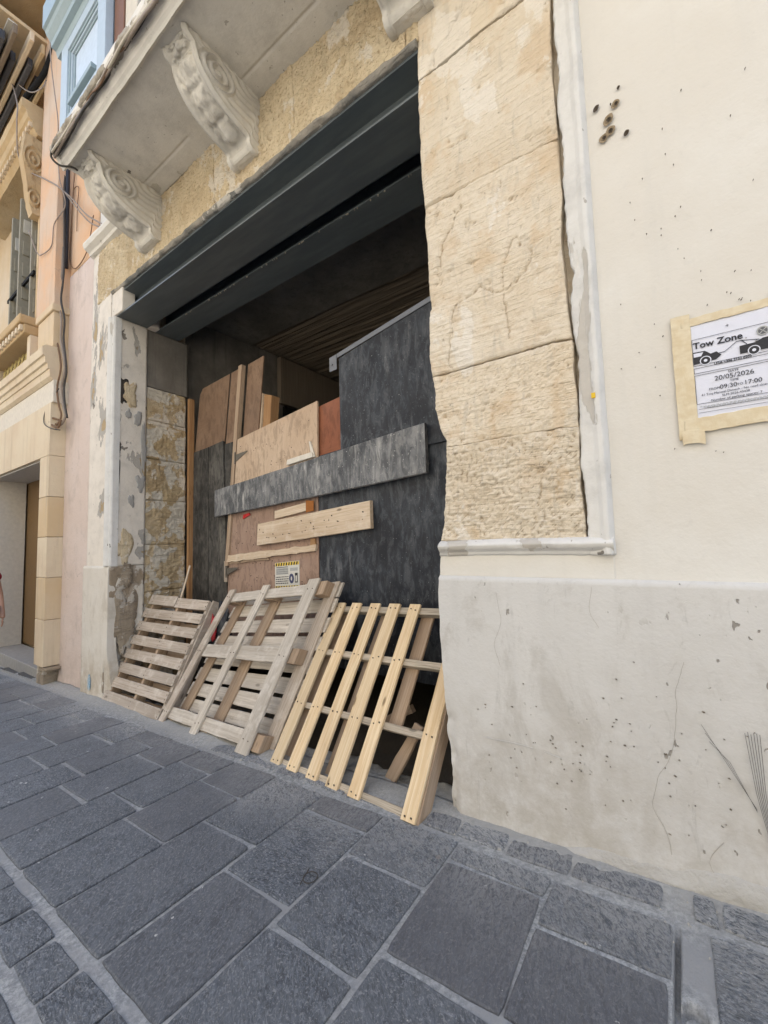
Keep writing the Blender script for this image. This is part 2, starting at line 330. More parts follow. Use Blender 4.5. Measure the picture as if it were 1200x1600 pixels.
def board(name, f, u0, u1, v0, v1, w0, w1, mat, parent=None, along='v', seg=8, ch=.003, jit=.0022, ragged=0., bow=0., **k):
    sd = random.randint(0, 9999)
    L = abs((v1-v0)*f.H if along == 'v' else (u1-u0)*f.L)
    cs = f.L if along == 'v' else f.H           # metres per unit across
    a0, a1 = (u0, u1) if along == 'v' else (v0, v1); l0, l1 = (v0, v1) if along == 'v' else (u0, u1)
    c = ch/cs; V = []; UV = []; t = np.linspace(0, 1, seg+1); per = None
    for i, s in enumerate(t):
        j0 = float(vnoise(s*4*L, 1.3, 0, sd))*jit/cs; j1 = float(vnoise(s*4*L, 9.3, 0, sd))*jit/cs
        if ragged: j0 += float(fbm(s*14*L, 3.1, 0, 3, sd))*ragged/cs; j1 += float(fbm(s*11*L, 5.1, 0, 3, sd+3))*ragged/cs
        bw = bow*math.sin(math.pi*s)+float(vnoise(s*3*L, 4.2, 0, sd+5))*jit
        A0, A1 = a0+j0, a1+j1; q0, q1 = w0+bw, w1+bw
        ring = [(A0+c, q0), (A1-c, q0), (A1, q0+ch), (A1, q1-ch), (A1-c, q1), (A0+c, q1), (A0, q1-ch), (A0, q0+ch)]
        sl = l0+(l1-l0)*s
        for (a, w) in ring: V.append(f(a, sl, w) if along == 'v' else f(sl, a, w))
        if per is None:
            per = [0]
            for m in range(8):
                (x0, y0), (x1, y1) = ring[m], ring[(m+1) % 8]; per.append(per[-1]+math.hypot((x1-x0)*cs, y1-y0))
    F = []; uvs = []
    for i in range(seg):
        for m in range(8):
            m2 = (m+1) % 8
            F.append((i*8+m, i*8+m2, (i+1)*8+m2, (i+1)*8+m))
            uvs += [(t[i]*L, per[m]), (t[i]*L, per[m+1]), (t[i+1]*L, per[m+1]), (t[i+1]*L, per[m])]
    F.append(tuple(range(8))); uvs += [(per[m]*.4, per[m]) for m in range(8)]
    F.append(tuple(seg*8+m for m in range(8))); uvs += [(per[m]*.4+2, per[m]) for m in range(8)]
    return mobj(name, V, F, mat, parent, uv=uvs, **k)
def sheet(name, f, quad, w0, w1, mat, parent=None, **k):
    """thin sheet with corners given in (s,z) of frame f(s,z,w): BL,BR,TR,TL"""
    n = len(quad); V = [f(s, z, w0) for s, z in quad]+[f(s, z, w1) for s, z in quad]
    F = [tuple(range(n)), tuple(range(2*n-1, n-1, -1))]; uvs = [quad[i] for i in range(n)]+[quad[i-n] for i in range(2*n-1, n-1, -1)]
    for i in range(n):
        j = (i+1) % n; F.append((i, j, n+j, n+i)); uvs += [quad[i], quad[j], (quad[j][0]+.02, quad[j][1]+.02), (quad[i][0]+.02, quad[i][1]+.02)]
    o = mobj(name, V, F, mat, parent, uv=uvs, fix=True, **k)
    return o
def relief(name, P, back, mat, parent=None, smooth=True, skirt=True, **k):
    """P (n,m,3) front grid; skirts extruded along back"""
    n, m = P.shape[:2]; V = P.reshape(-1, 3).tolist()
    idx = np.arange(n*m).reshape(n, m)
    F = np.stack([idx[:-1, :-1], idx[1:, :-1], idx[1:, 1:], idx[:-1, 1:]], -1).reshape(-1, 4).tolist()
    if skirt:
        loop = list(idx[0, :])+list(idx[1:, -1])+list(idx[-1, -2::-1])+list(idx[-2:0:-1, 0]); b = len(V)
        V += [(np.array(V[i])+np.array(back)).tolist() for i in loop]; L = len(loop)
        F += [(loop[i], loop[(i+1) % L], b+(i+1) % L, b+i) for i in range(L)]
        F.append(tuple(b+i for i in range(L)))
    me = bpy.data.meshes.new(name); me.from_pydata(V, [], F)
    if smooth:
        me.polygons.foreach_set('use_smooth', [i < (n-1)*(m-1) for i in range(len(F))])
    me.materials.append(mat); o = link(bpy.data.objects.new(name, me), parent)
    for a, v in k.items(): o[a] = v
    return o
def catmull(pts, n=8):
    p = [np.array(q, float) for q in pts]; p = [2*p[0]-p[1]]+p+[2*p[-1]-p[-2]]; out = []
    for i in range(1, len(p)-2):
        for k in range(n):
            t = k/n; out.append(.5*((2*p[i])+(-p[i-1]+p[i+1])*t+(2*p[i-1]-5*p[i]+4*p[i+1]-p[i+2])*t*t+(-p[i-1]+3*p[i]-3*p[i+1]+p[i+2])*t**3))
    out.append(p[-2]); return out
def tube_data(pts, r, sides=6):
    V = []; F = []; N = len(pts); up = np.array([.13, .4, .9])
    for i, p in enumerate(pts):
        d = np.array(pts[min(i+1, N-1)])-np.array(pts[max(i-1, 0)]); d = d/(np.linalg.norm(d)+1e-9)
        a = np.cross(d, up); a /= np.linalg.norm(a)+1e-9; b = np.cross(d, a); rr = r[i] if hasattr(r, '__len__') else r
        for k in range(sides):
            t = 2*math.pi*k/sides; V.append(np.array(p)+rr*(math.cos(t)*a+math.sin(t)*b))
    for i in range(N-1):
        for k in range(sides): F.append((i*sides+k, i*sides+(k+1) % sides, (i+1)*sides+(k+1) % sides, (i+1)*sides+k))
    F.append(tuple(range(sides))); F.append(tuple((N-1)*sides+k for k in range(sides)))
    return V, F
def tube(name, pts, r, mat, parent=None, sides=6, n=8, **k):
    V, F = tube_data(catmull(pts, n), r, sides); return mobj(name, V, F, mat, parent, smooth=True, **k)
def prism_x(name, prof, x0, x1, mat, parent=None, nx=2, amp=0., smooth=False, **k):
    """profile of (y,z) swept along x, closed"""
    n = len(prof); V = []; F = []
    for i, x in enumerate(np.linspace(x0, x1, nx)):
        for j, (y, z) in enumerate(prof):
            d = float(fbm(x*5, y*9, z*9, 3, 3))*amp if amp else 0; V.append((x, y-d, z+d*.5))
    for i in range(nx-1):
        for j in range(n): F.append((i*n+j, i*n+(j+1) % n, (i+1)*n+(j+1) % n, (i+1)*n+j))
    F += [tuple(range(n)), tuple((nx-1)*n+j for j in range(n))]
    return mobj(name, V, F, mat, parent, smooth=smooth, **k)

# ================================================================== SETTING: ground
def nug(a, b, st, fine):
    x = list(np.arange(a, b, st))
    for (p, q, s) in fine: x += list(np.arange(p, q, s))
    return np.unique(np.round(np.array(x), 4))
gx = nug(-9, 1.6, .025, [(-.14, .02, .004)]); gy = nug(-.6, 2.06, .02, [(1.33, 1.55, .006)])
GX, GY = np.meshgrid(gx, gy, indexing='ij')
Z = gz(GX)-.004+.003*fbm(GX*9, GY*9, 0, 4, 11)+.002*fbm(GX*40, GY*40, 0, 3, 12)
near = sstep(1.84, 2.0, GY)
Z += near*(.014+.014*fbm(GX*4, GY*6, 0, 4, 5))*(GX < 1)+.010*sstep(-.05, .35, fbm(GX*2.2, GY*2.2, 0, 4, 15)-.9*(1.93-GY))*sstep(-.8, -1.6, GX)
gxc = -.095+.006*fbm(GY*4, 0, 0, 2, 8)
groove = (1-sstep(.006, .010, abs(GX-gxc)))*(1-sstep(1.72, 1.78, GY))
ell = np.sqrt(((GX+.058)/.042)**2+((GY-1.44)/.07)**2)
ring = (1-sstep(.95, 1.08, ell)); core = 1-sstep(.55, .72, ell)
Z -= .042*np.maximum(groove, ring*(1-core*.75))
relief('ground_mortar', np.stack([GX, GY, Z], -1), (0, 0, -.12), MAT['mortar'], kind='structure')
mobj('ground', [(-200, -60, gz(-200)-.05), (60, -60, gz(60)-.05), (60, 2.1, gz(60)-.05), (-200, 2.1, gz(-200)-.05)], [(0, 1, 2, 3)], MAT['asph'], kind='structure')
PAV = thing('street_paving', 'dark slate paving slabs with pale mortar joints covering the street', 'paving')
del PAV['category']; del PAV['label']; PAV['kind'] = 'structure'
pcount = 0
def paver(x0, x1, y0, y1, seed=None, name='paving_slab'):
    """irregular riven slab"""
    global pcount
    g = random.uniform(.005, .011); g2 = random.uniform(.008, .0135); x0 += g; x1 -= g; y0 += g2; y1 -= g2
    if x1-x0 < .03 or y1-y0 < .03: return
    sd = random.randint(0, 99999); pts = []
    sx = max(3, int((x1-x0)/.035)); sy = max(3, int((y1-y0)/.035))
    j = [random.uniform(-.006, .006) for _ in range(8)]
    c = [(x0+j[0], y0+j[1]), (x1+j[2], y0+j[3]), (x1+j[4], y1+j[5]), (x0+j[6], y1+j[7])]
    for k, m in enumerate((sx, sy, sx, sy)):
        a, b = c[k], c[(k+1) % 4]
        for i in range(m):
            t = i/m; px = a[0]*(1-t)+b[0]*t; py = a[1]*(1-t)+b[1]*t
            ox = float(fbm(px*11, py*11, 0, 3, sd))*.0042; oy = float(fbm(px*11, py*11, 5, 3, sd+2))*.0042
            r = .005 if i == 0 else 0; cx, cy = (x0+x1)/2, (y0+y1)/2
            px += ox+(np.sign(cx-px)*r*.6); py += oy+(np.sign(cy-py)*r*.6); pts.append((px, py))
    N = len(pts); cx = sum(p[0] for p in pts)/N; cy = sum(p[1] for p in pts)/N
    h = .005+random.uniform(-.002, .003); tx, ty = random.uniform(-.006, .006), random.uniform(-.006, .006); V = []
    def top(px, py, d): return gz(px)+h+tx*(px-cx)+ty*(py-cy)-d
    for px, py in pts: V.append((px, py, gz(px)-.03))
    for px, py in pts: V.append((px, py, top(px, py, .004)))
    for px, py in pts:
        dx, dy = cx-px, cy-py; l = math.hypot(dx, dy); V.append((px+dx/l*.005, py+dy/l*.005, top(px, py, 0)))
    F = [(i, (i+1) % N, N+(i+1) % N, N+i) for i in range(N)]+[(N+i, N+(i+1) % N, 2*N+(i+1) % N, 2*N+i) for i in range(N)]+[tuple(range(2*N, 3*N))]
    pcount += 1
    return V, F
xs = [-.105, -.5, -.905, -1.31, -1.715, -2.125, -2.54, -2.92, -3.325, -3.70, -4.13, -4.52]
while xs[-1] > -9.0: xs.append(xs[-1]-.405)
known = {0: [.75, 1.2, 1.545, 1.775], 1: [.7, 1.19, 1.672, 1.785], 2: [.66, 1.068, 1.489, 1.80], 3: [.66, 1.148, 1.637], 4: [.66, 1.304], 5: [.66, 1.10, 1.53],
         6: [.66, 1.186, 1.606], 7: [.66, 1.054, 1.506], 8: [.66, 1.186, 1.626], 9: [.66, 1.095, 1.516], 10: [.66, 1.289], 11: [.66, 1.211, 1.6], 12: [.66, 1.0, 1.358]}
slabs = []
for i in range(len(xs)-1):
    x1, x0 = xs[i], xs[i+1]; js = list(known.get(i, [.66, random.uniform(1.0, 1.2), random.uniform(1.4, 1.6)]))
    if js[0] != .66: js = [.66]+[q for q in js if q > .72]
    tp = 1.79 if x1 > -5.2 else 1.84
    if js[-1] < tp-.08: js.append(tp)
    for a, b in zip(js[:-1], js[1:]): slabs.append((x0, x1, a, b))
    y = .46
    while y > -.5: h = random.uniform(.4, .6); slabs.append((x0+.2, x1+.2, y-h, y)); y -= h
x = -.11
while x > -9: w = random.uniform(.215, .26); slabs.append((x-w, x, .485, .635)); x -= w
for a, b in ((-.012, .385), (.385, .79), (.79, 1.19), (1.19, 1.6)):
    y = 1.80
    while y > -.5: h = random.uniform(.42, .6); slabs.append((a, b, y-h, y)); y -= h
w0 = [(-1.135, -1.33), (-1.335, -1.62), (-1.625, -1.95), (-1.955, -2.2), (-2.205, -2.55), (-2.555, -2.9), (-.945, -1.13), (-.71, -.945), (-.446, -.71), (-.14, -.446), (.02, -.06), (.25, .02), (.55, .25), (.9, .55), (1.3, .9)]
for b, a in w0: slabs.append((a, b, 1.815, 1.955))
slabs.sort(key=lambda s: (s[0]+s[1])**2/4+((s[2]+s[3])/2)**2-(60 if s[3] > .4 else 0))
rest = []
for k, s in enumerate(slabs):
    d = paver(*s)
    if d is None: continue
    if k < 290: mobj('paving_slab', d[0], d[1], MAT['slate'], PAV)
    else: rest.append(d)
if rest: mobj('far_paving_slabs', *join_data(rest), MAT['slate'], PAV, kind='stuff')
# rubble and flush mortar against the wall foot
# ================================================================== townhouse with the big opening
A = thing('townhouse', 'cream painted limestone townhouse with a wide bricked-out opening under two dark steel beams', 'building')
A['label'] = 'cream townhouse with stripped limestone round a wide opening under dark steel beams'
xlz = np.array([-.6, .05, .247, .4, .56, .884, 1.217, 1.387, 1.556, 1.70, 1.83, 1.93, 2.0, 2.118, 2.41, 2.738, 3.0, 3.318, 3.8, 4.29, 5.2])
xlx = np.array([-1.04, -1.04, -1.031, -1.052, -1.05, -1.066, -1.066, -1.044, -1.025, -1.012, -.998, -.994, -1.03, -1.052, -1.071, -1.054, -1.063, -1.079, -1.094, -1.078, -1.08])
def XL(z): return np.interp(z, xlz, xlx)+.006*fbm(z*14, 3, 0, 4, 21)
def grid(u0, u1, v0, v1, st): return np.meshgrid(np.linspace(u0, u1, max(3, int(abs(u1-u0)/st)+1)), np.linspace(v0, v1, max(3, int(abs(v1-v0)/st)+1)), indexing='ij')
box('core_wall', (-.97, 2.06, -.3), (3.0, 2.86, 4.33), MAT['stone'], A)
box('core_wall', (-5.67, 2.06, -.7), (-5.12, 2.86, 4.33), MAT['stone'], A)
box('core_wall', (-5.67, 2.06, 4.335), (3.0, 2.86, 9.2), MAT['wall'], A)  # carried up out of view to block light and sun
box('roof_slab', (-5.67, 2.1, 9.21), (3.0, 9.0, 9.4), MAT['conc'], A)  # unseen roof, added to stop sun leaking into the room
# dressed stones of the right pier, each its own block
def stone(z0, z1, xa, xb, name='stone_block', mat='stone', y=2.005, amp=.010, chis=.004, sd=1, edge=.008, left=None, right=None, back=.05, st=.007, joint=.0012, tilt=0.):
    s, zz = grid(0, 1, z0+joint, z1-joint, st); s, zz = np.meshgrid(np.linspace(0, 1, max(8, int(abs(xb-xa)/st))), zz[0], indexing='ij')
    L = left(zz) if left else xa+joint+0*zz; Rr = right(zz) if right else xb-joint+0*zz
    X = L+(Rr-L)*s; jz = .014*fbm(X*3.5, 5, 0, 4, 44); Zz = zz+jz+tilt*(X-xa)
    de = np.minimum(np.minimum((X-L), (Rr-X)), np.minimum(zz-z0-joint, z1-joint-zz))
    jm = np.clip(.35+1.5*fbm(X*3, Zz*3, sd, 3, sd+6), .05, 1.2); fall = (1-sstep(0, edge*(1+.8*fbm(X*9, Zz*9, sd, 3, sd+4)), de))*.011*jm
    rough = fbm(X*3.2, Zz*3.2, 0, 6, 77)*amp*1.3+(.55*np.abs(fbm(X*28+Zz*6, Zz*40-X*12, sd, 4, sd+9))+.6*np.abs(fbm(X*62, Zz*75, sd, 3, sd+10)))*chis
    gm_ = np.clip(1.6*fbm(X*2.1, Zz*2.1, sd, 2, sd+12)+.35, 0, 1); rough = rough-.0030*gm_*np.abs(np.sin((Zz*1.0-X*.55)*150+3*fbm(X*4, Zz*4, sd, 3, sd+2)))**6
    rough = rough*1.25-.010*sstep(.30, .6, fbm(X*11, Zz*14, sd, 4, sd+15))-.009*np.exp(-(fbm(X*2.6, Zz*2.0, sd, 5, sd+20)/.018)**2)*(fbm(X*1.5, Zz*1.5, sd, 2, sd+21) > .05)
    Y = y-rough+fall
    return relief(name, np.stack([X, Y, Zz], -1), (0, back, 0), MAT[mat], A)
RG = lambda z: -.350+.022*fbm(z*4, 1, 0, 5, 31)
zj = [1.395, 1.895, 2.30, 3.29, 4.09, 5.0]
for i in range(5):
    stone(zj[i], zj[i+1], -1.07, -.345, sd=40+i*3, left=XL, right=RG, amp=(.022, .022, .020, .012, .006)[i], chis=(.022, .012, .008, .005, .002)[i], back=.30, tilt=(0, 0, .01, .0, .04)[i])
# stones over the beams
for k, (a, b, z1) in enumerate([(-5.50, -5.0, 5.02), (-5.0, -4.19, 4.97), (-4.19, -3.12, 4.96), (-3.12, -2.12, 4.955), (-2.12, -1.16, 4.95), (-1.16, -1.07, 4.95)]):
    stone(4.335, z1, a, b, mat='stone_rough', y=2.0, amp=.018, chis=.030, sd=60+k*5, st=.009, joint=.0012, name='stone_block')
# lumpy mortar bed on top of the beam
X, T = np.meshgrid(np.linspace(-5.1, -1.08, 640), np.linspace(0, 1, 16), indexing='ij')
zb = 4.302+.012*fbm(X*9, 2, 0, 4, 70); zt = 4.355+.022*fbm(X*5, 7, 0, 4, 71)
Zm = zb+(zt-zb)*T; Ym = 1.995-.020*np.sin(np.pi*T)**.7*(1+.9*fbm(X*13, Zm*13, 0, 4, 72))
relief('mortar_bed', np.stack([X, Ym, Zm], -1), (0, .05, 0), limestone('painted_mortar_bed', (.20, .20, .19), (.36, .33, .28), (.10, .115, .12), .014, .7), A)
# painted wall right of the opening
X, Zg = grid(-.30, 3.0, 1.2, 6.4, .022)
Y = 1.999+.0035*fbm(X*1.7, Zg*1.7, 0, 4, 80)
relief('painted_wall', np.stack([X, Y, Zg], -1), (0, .03, 0), MAT['wall'], A)
# plinth
s, Zg = np.meshgrid(np.linspace(0, 1, 260)**1.5, np.linspace(-.32, 1.222, 110), indexing='ij')
L = XL(Zg)+.004; X = L+(3.0-L)*s
Y = 1.978+.005*fbm(X*1.5, Zg*1.5, 0, 4, 82)+.014*sstep(1.207, 1.222, Zg)
bot = 1-sstep(0, .30, Zg-gz(X)+.05*fbm(X*4, 0, 0, 3, 83)); Y += -.006*bot+.010*bot*fbm(X*9, Zg*9, 0, 4, 84)
er = (1-sstep(0, .07, X-L))*sstep(.62, .42, Zg); Y += er*(.02+.03*fbm(X*16, Zg*16, 0, 4, 85))
relief('plinth', np.stack([X, Y, Zg], -1), (0, .30, 0), MAT['plinth'], A)
relief('foot_render', (lambda X, T: np.stack([X, 1.962-.012*np.sin(T*np.pi)*(1+fbm(X*9, T*3, 0, 4, 87))+.01*(1-T)*0+.012*T, gz(X)-.02+T*sstep(-.62, -.30, X)*(.075+.035*fbm(X*3.5, 0, 0, 4, 86)+.03*sstep(-.3, .4, X))], -1))(*np.meshgrid(np.linspace(-.62, 3, 420), np.linspace(0, 1, 12), indexing='ij')), (0, .03, 0), plaster('wall_foot_render', (.40, .385, .355), (.46, .445, .41), streak=.05, cracks=True, bump=.005), A)
# flat band and base moulding under the stripped stone
s, Zg = np.meshgrid(np.linspace(0, 1, 130), np.linspace(1.218, 1.335, 16), indexing='ij'); X = XL(Zg)+.004+(-.24-XL(Zg))*s
relief('painted_band', np.stack([X, 1.9975+.003*fbm(X*4, Zg*4, 0, 3, 88), Zg], -1), (0, .06, 0), MAT['wall'], A)
s, T = np.meshgrid(np.linspace(0, 1, 200), np.linspace(0, 1, 20), indexing='ij'); Zg = 1.322+T*.082
X = XL(Zg)+(-.232-XL(Zg))*s; prof = .036*np.sin(np.clip((T-.1)/.55, 0, 1)*np.pi/1)**.8*(T < .65)+.036*0+.012*(T > .3)*(1-sstep(.9, 1, T))
prof = np.interp(T, [0, .08, .25, .45, .65, .8, .93, 1], [.0, .012, .016, .036, .044, .036, .018, .004])
relief('base_moulding', np.stack([X, 2.0-prof*(1+.12*fbm(X*8, Zg*8, 0, 4, 89))-.003*fbm(X*25, Zg*25, 0, 3, 90), Zg+.004*fbm(X*7, 0, 0, 3, 91)], -1), (0, .06, 0), MAT['mould'], A)
s, Zg = np.meshgrid(np.linspace(0, 1, 26), np.linspace(1.325, 6.4, 620), indexing='ij')
L = -.338+.020*fbm(Zg*5, 4, 0, 4, 92)+.007*fbm(Zg*25, 4, 0, 3, 93); Rr = -.228+.002*fbm(Zg*4, 0, 0, 2, 94); X = L+(Rr-L)*s
prof = np.interp(s, [0, .06, .3, .5, .68, .84, .95, 1], [.004, .016, .017, .021, .036, .034, .012, .002])
er = .010*sstep(.1, .5, fbm(X*10, Zg*5, 0, 4, 95))*(s < .8)
relief('side_moulding', np.stack([X, 2.0-prof+er-.002*fbm(X*30, Zg*30, 0, 3, 96), Zg], -1), (0, .05, 0), MAT['mould'], A)
# drill holes and knocks in the painted wall
ck = []; cm = flat('crack_shadow_filler', (.30, .27, .22), .95)
for pts in ([(-.027, .92), (-.055, .819), (-.06, .712), (-.085, .565), (-.141, .456), (-.156, .357), (-.124, .274), (-.112, .153)], [(-.75, 1.15), (-.73, 1.02), (-.77, .9), (-.74, .8)], [(-.33, 1.19), (-.34, 1.10), (-.31, 1.02)], [(.05, .30), (.0, .22), (.03, .14)]):
    p3 = catmull([(x, 1.9725, z) for x, z in pts], 14); p3 = [p+np.array([.008*float(fbm(p[2]*14, 1, 0, 3, 5)), 0, 0]) for p in p3]; ck.append(tube_data(p3, .0006, 4))
mobj('plaster_cracks', *join_data(ck), cm, A, kind='stuff')
sk = flat('exposed_pale_scratch', (.62, .60, .56), .9); mobj('pale_scratch', *join_data([tube_data([np.array((-.839, 1.9725, .454)), np.array((-.704, 1.972, .463)), np.array((-.61, 1.972, .462))], .0013, 4), tube_data([np.array((-.561, 1.972, .459)), np.array((-.482, 1.972, .447))], .0013, 4)]), sk, A, kind='stuff')
hm = flat('bare_stone_in_holes', (.34, .27, .18), .9, bump=.004); hd = flat('dark_hole', (.11, .09, .07), .95)
def hole(x, z, rx, rz, m=hm, y=1.992, rot=0):
    N = 18; V = []; sd = random.randint(0, 999); c, s_ = math.cos(rot), math.sin(rot)
    for r, d in ((1.0, .001), (.86, -.001), (.6, .004), (.25, .009)):
        for k in range(N):
            a = 2*math.pi*k/N; q = r*(1+.16*float(vnoise(math.cos(a)*1.7+sd, math.sin(a)*1.7, r)))
            u, v = rx*q*math.cos(a), rz*q*math.sin(a); V.append((x+u*c-v*s_, y+d-.004, z+u*s_+v*c))
    F = [(i*N+k, i*N+(k+1) % N, (i+1)*N+(k+1) % N, (i+1)*N+k) for i in range(3) for k in range(N)]+[tuple(3*N+k for k in range(N))]
    mobj('wall_hole', V, F, m, A, smooth=True)
for a in [(-.187, 3.304, .010, .017, hd), (-.111, 3.277, .015, .020, hm), (-.143, 3.222, .019, .026, hm), (-.165, 3.150, .018, .020, hm), (-.138, 3.168, .018, .022, hm), (-.080, 3.121, .010, .014, hd), (-.097, 3.343, .006, .008, hd), (-.13, 3.288, .003, .004, hd)]:
    hole(*a, rot=-.5)
    if a[4] is hm: hole(a[0]+.002, a[1]-.002, a[2]*.45, a[3]*.4, hd, y=1.989, rot=-.5)  # darker disc in the middle paints the shade of a hollow
for k in range(55):
    hole(random.uniform(-.17, .4), random.uniform(1.7, 3.2), random.uniform(.001, .0024), random.uniform(.0016, .004), hd, rot=-.6)
for k in range(70):
    hx_ = random.gauss(-.35, .3); hole(min(.2, max(-.95, hx_)), random.gauss(.52, .16), random.uniform(.0015, .006), random.uniform(.001, .003), flat('chip', (.24, .21, .17), .9) if k == 0 else bpy.data.materials['chip'], y=1.9755, rot=-.3)
# scratches like a brush drawn on the plinth
sm = flat('charcoal_scratch', (.12, .115, .11), .9)
scr = []
for k in range(3): scr.append(tube_data([np.array((.012+k*.010, 1.9715, .70-k*.028)), np.array((.075+k*.006, 1.971, .585)), np.array((.150, 1.9705, .445-.004*k))], .0007, 4))
for k in range(6): scr.append(tube_data([np.array((.135+k*.008, 1.971, .705-random.random()*.01)), np.array((.152+k*.005, 1.9705, .50)), np.array((.185+.002*k, 1.970, .30))], .0008, 4))
mobj('scratch_marks', *join_data(scr), sm, A, kind='stuff')

# ---- steel beams
for nm, y0, y1 in (('steel_beam', 2.012, 2.34), ('steel_beam', 2.45, 2.735)):
    ym = (y0+y1)/2
    parts = [box_data((-5.06, y0, 4.03), (-1.03, y1, 4.046)), box_data((-5.06, y0, 4.282), (-1.03, y1, 4.305)), box_data((-5.06, ym-.012, 4.046), (-1.03, ym+.012, 4.282))]
    V, F = join_data(parts); o = mobj(nm, V, F, MAT['steel'], A)
mobj('beam_drips', *join_data([box_data((x, 2.449, 4.028-random.uniform(.002, .012)), (x+random.uniform(.003, .012), 2.456, 4.031)) for x in rng.uniform(-4.4, -1.4, 40)]), MAT['lumps'], A, kind='stuff')
box('beam_end_packing', (-5.12, 1.992, 4.04), (-4.86, 2.13, 4.33), MAT['peel'], A, bev=.01)
box('beam_end_packing', (-5.12, 2.335, 4.03), (-4.95, 2.45, 4.33), MAT['peel'], A, bev=.01)
# ---- left pilaster
def relx(name, x, y0, y1, z0, z1, mat, sd, amp=.006, st=.02, fn=None, back=-.08, chis=0, joint=0, edge=.012):
    Yg, Zg = grid(y0+joint, y1-joint, z0+joint, z1-joint, st)
    X = x+fbm(Yg*4, Zg*4, sd, 5, sd)*amp+(np.abs(fbm(Yg*26, Zg*26, sd, 3, sd+3))*chis if chis else 0)
    if joint:
        de = np.minimum(np.minimum(Yg-y0-joint, y1-joint-Yg), np.minimum(Zg-z0-joint, z1-joint-Zg)); X -= (1-sstep(0, edge, de))*.012
    if fn is not None: X = X+fn(Yg, Zg)
    return relief(name, np.stack([X, Yg, Zg], -1), (back, 0, 0), MAT[mat], A)
X, Zg = grid(-5.672, -5.15, 1.22, 5.06, .02); relief('pilaster_face', np.stack([X, 2.0+.004*fbm(X*3, Zg*3, 0, 4, 101), Zg], -1), (0, .07, 0), MAT['peel'], A)
X, Zg = grid(-5.70, -5.03, -.35, 1.235, .02)
hol = .05*sstep(.25, -.15, Zg+.25*fbm(Zg*3, 2, 0, 3, 104))*sstep(-5.20, -5.05, X)
relief('pilaster_plinth', np.stack([X, 1.975+.005*fbm(X*3, Zg*3, 0, 4, 103)+hol+.012*sstep(1.22, 1.235, Zg), Zg], -1), (0, .09, 0), plaster('white_plinth_paint', (.66, .63, .57), (.60, .56, .49), dirt=.6, dirtc=(.36, .29, .2), dz=(-.1, .5)), A)
s, Zg = np.meshgrid(np.linspace(0, 1, 24), np.linspace(1.235, 4.03, 220), indexing='ij')
X = -5.16+s*.135; prof = np.interp(s, [0, .05, .2, .4, .6, .7, .74, .82, .9, 1], [0, .02, .040, .046, .03, .008, .02, .024, .02, .0])
relief('roll_moulding', np.stack([X, 2.002-prof+.002*fbm(X*20, Zg*6, 0, 3, 105), Zg], -1), (0, .06, 0), MAT['mould'], A)
relx('reveal_plaster', -5.032, 2.0, 2.345, 1.235, 4.03, 'peel', 110, .004)
relx('reveal_plaster', -5.032, 1.985, 2.345, -.35, 1.23, 'peel_low', 112, .012, fn=lambda y, z: -.10*sstep(.95, .1, z+.35*fbm(y*4, z*4, 0, 4, 113))*(1-sstep(2.22, 2.34, y))+.012*fbm(y*14, z*14, 0, 4, 114)*sstep(1., .6, z))
zz_ = [-.35, .38, .92, 1.46, 1.98, 2.47, 2.93, 3.33]
for i in range(7):
    relx('reveal_stone', -5.048, 2.35, 2.84, zz_[i], zz_[i+1], 'stone_patch', 120, .020, .012, chis=.022, joint=.001, edge=.009)
relx('reveal_render', -5.055, 2.35, 2.86, 3.335, 4.03, 'conc', 131, .01)
def patch_x(x, cy, cz, ry, rz, m, sd, name='exposed_patch'):
    N = 60; V = []
    for r, d in ((1.0, -.003), (.93, .0045), (.5, .003), (.001, .005)):
        for k in range(N):
            a = 2*math.pi*k/N; q = r*(1+.75*float(fbm(math.cos(a)*1.5+sd, math.sin(a)*1.5, 0, 4, sd))); V.append((x+d, cy+ry*q*math.cos(a), cz+rz*q*math.sin(a)))
    mobj(name, V, [(i*N+k, i*N+(k+1) % N, (i+1)*N+(k+1) % N, (i+1)*N+k) for i in range(3) for k in range(N)], m, A, smooth=True)
pdk = flat('old_dark_paint', (.05, .042, .035), .9, bump=.004); pgr = flat('grey_undercoat', (.36, .35, .33), .85)
patch_x(-5.030, 2.085, 3.20, .06, .16, pdk, 3); patch_x(-5.026, 2.16, 3.18, .075, .15, MAT['stone_rough'], 5); patch_x(-5.030, 2.13, 1.42, .085, .17, MAT['stone_rough'], 9)
patch_x(-5.030, 2.25, 2.92, .045, .08, pgr, 11); patch_x(-5.030, 2.32, 2.55, .03, .35, pgr, 12); patch_x(-5.030, 2.15, 2.95, .03, .05, pgr, 15); patch_x(-5.030, 2.29, 2.15, .05, .10, pgr, 17); patch_x(-5.030, 2.19, 1.95, .035, .07, pgr, 19)
patch_x(-5.030, 2.05, 2.55, .022, .10, pdk, 21); patch_x(-5.030, 2.06, 2.25, .012, .16, pdk, 23)
patch_x(-5.018, 2.13, 1.10, .08, .13, MAT['rubble'], 25); patch_x(-5.028, 2.16, .62, .13, .38, MAT['rubble'], 27)
# small string course left of the first corbel
prism_x('string_course', [(2.03, 4.98), (1.96, 5.0), (1.95, 5.03), (1.90, 5.06), (1.885, 5.10), (1.89, 5.13), (2.03, 5.13)], -5.69, -4.30, MAT['slab'], A, nx=40, amp=.006, smooth=False)
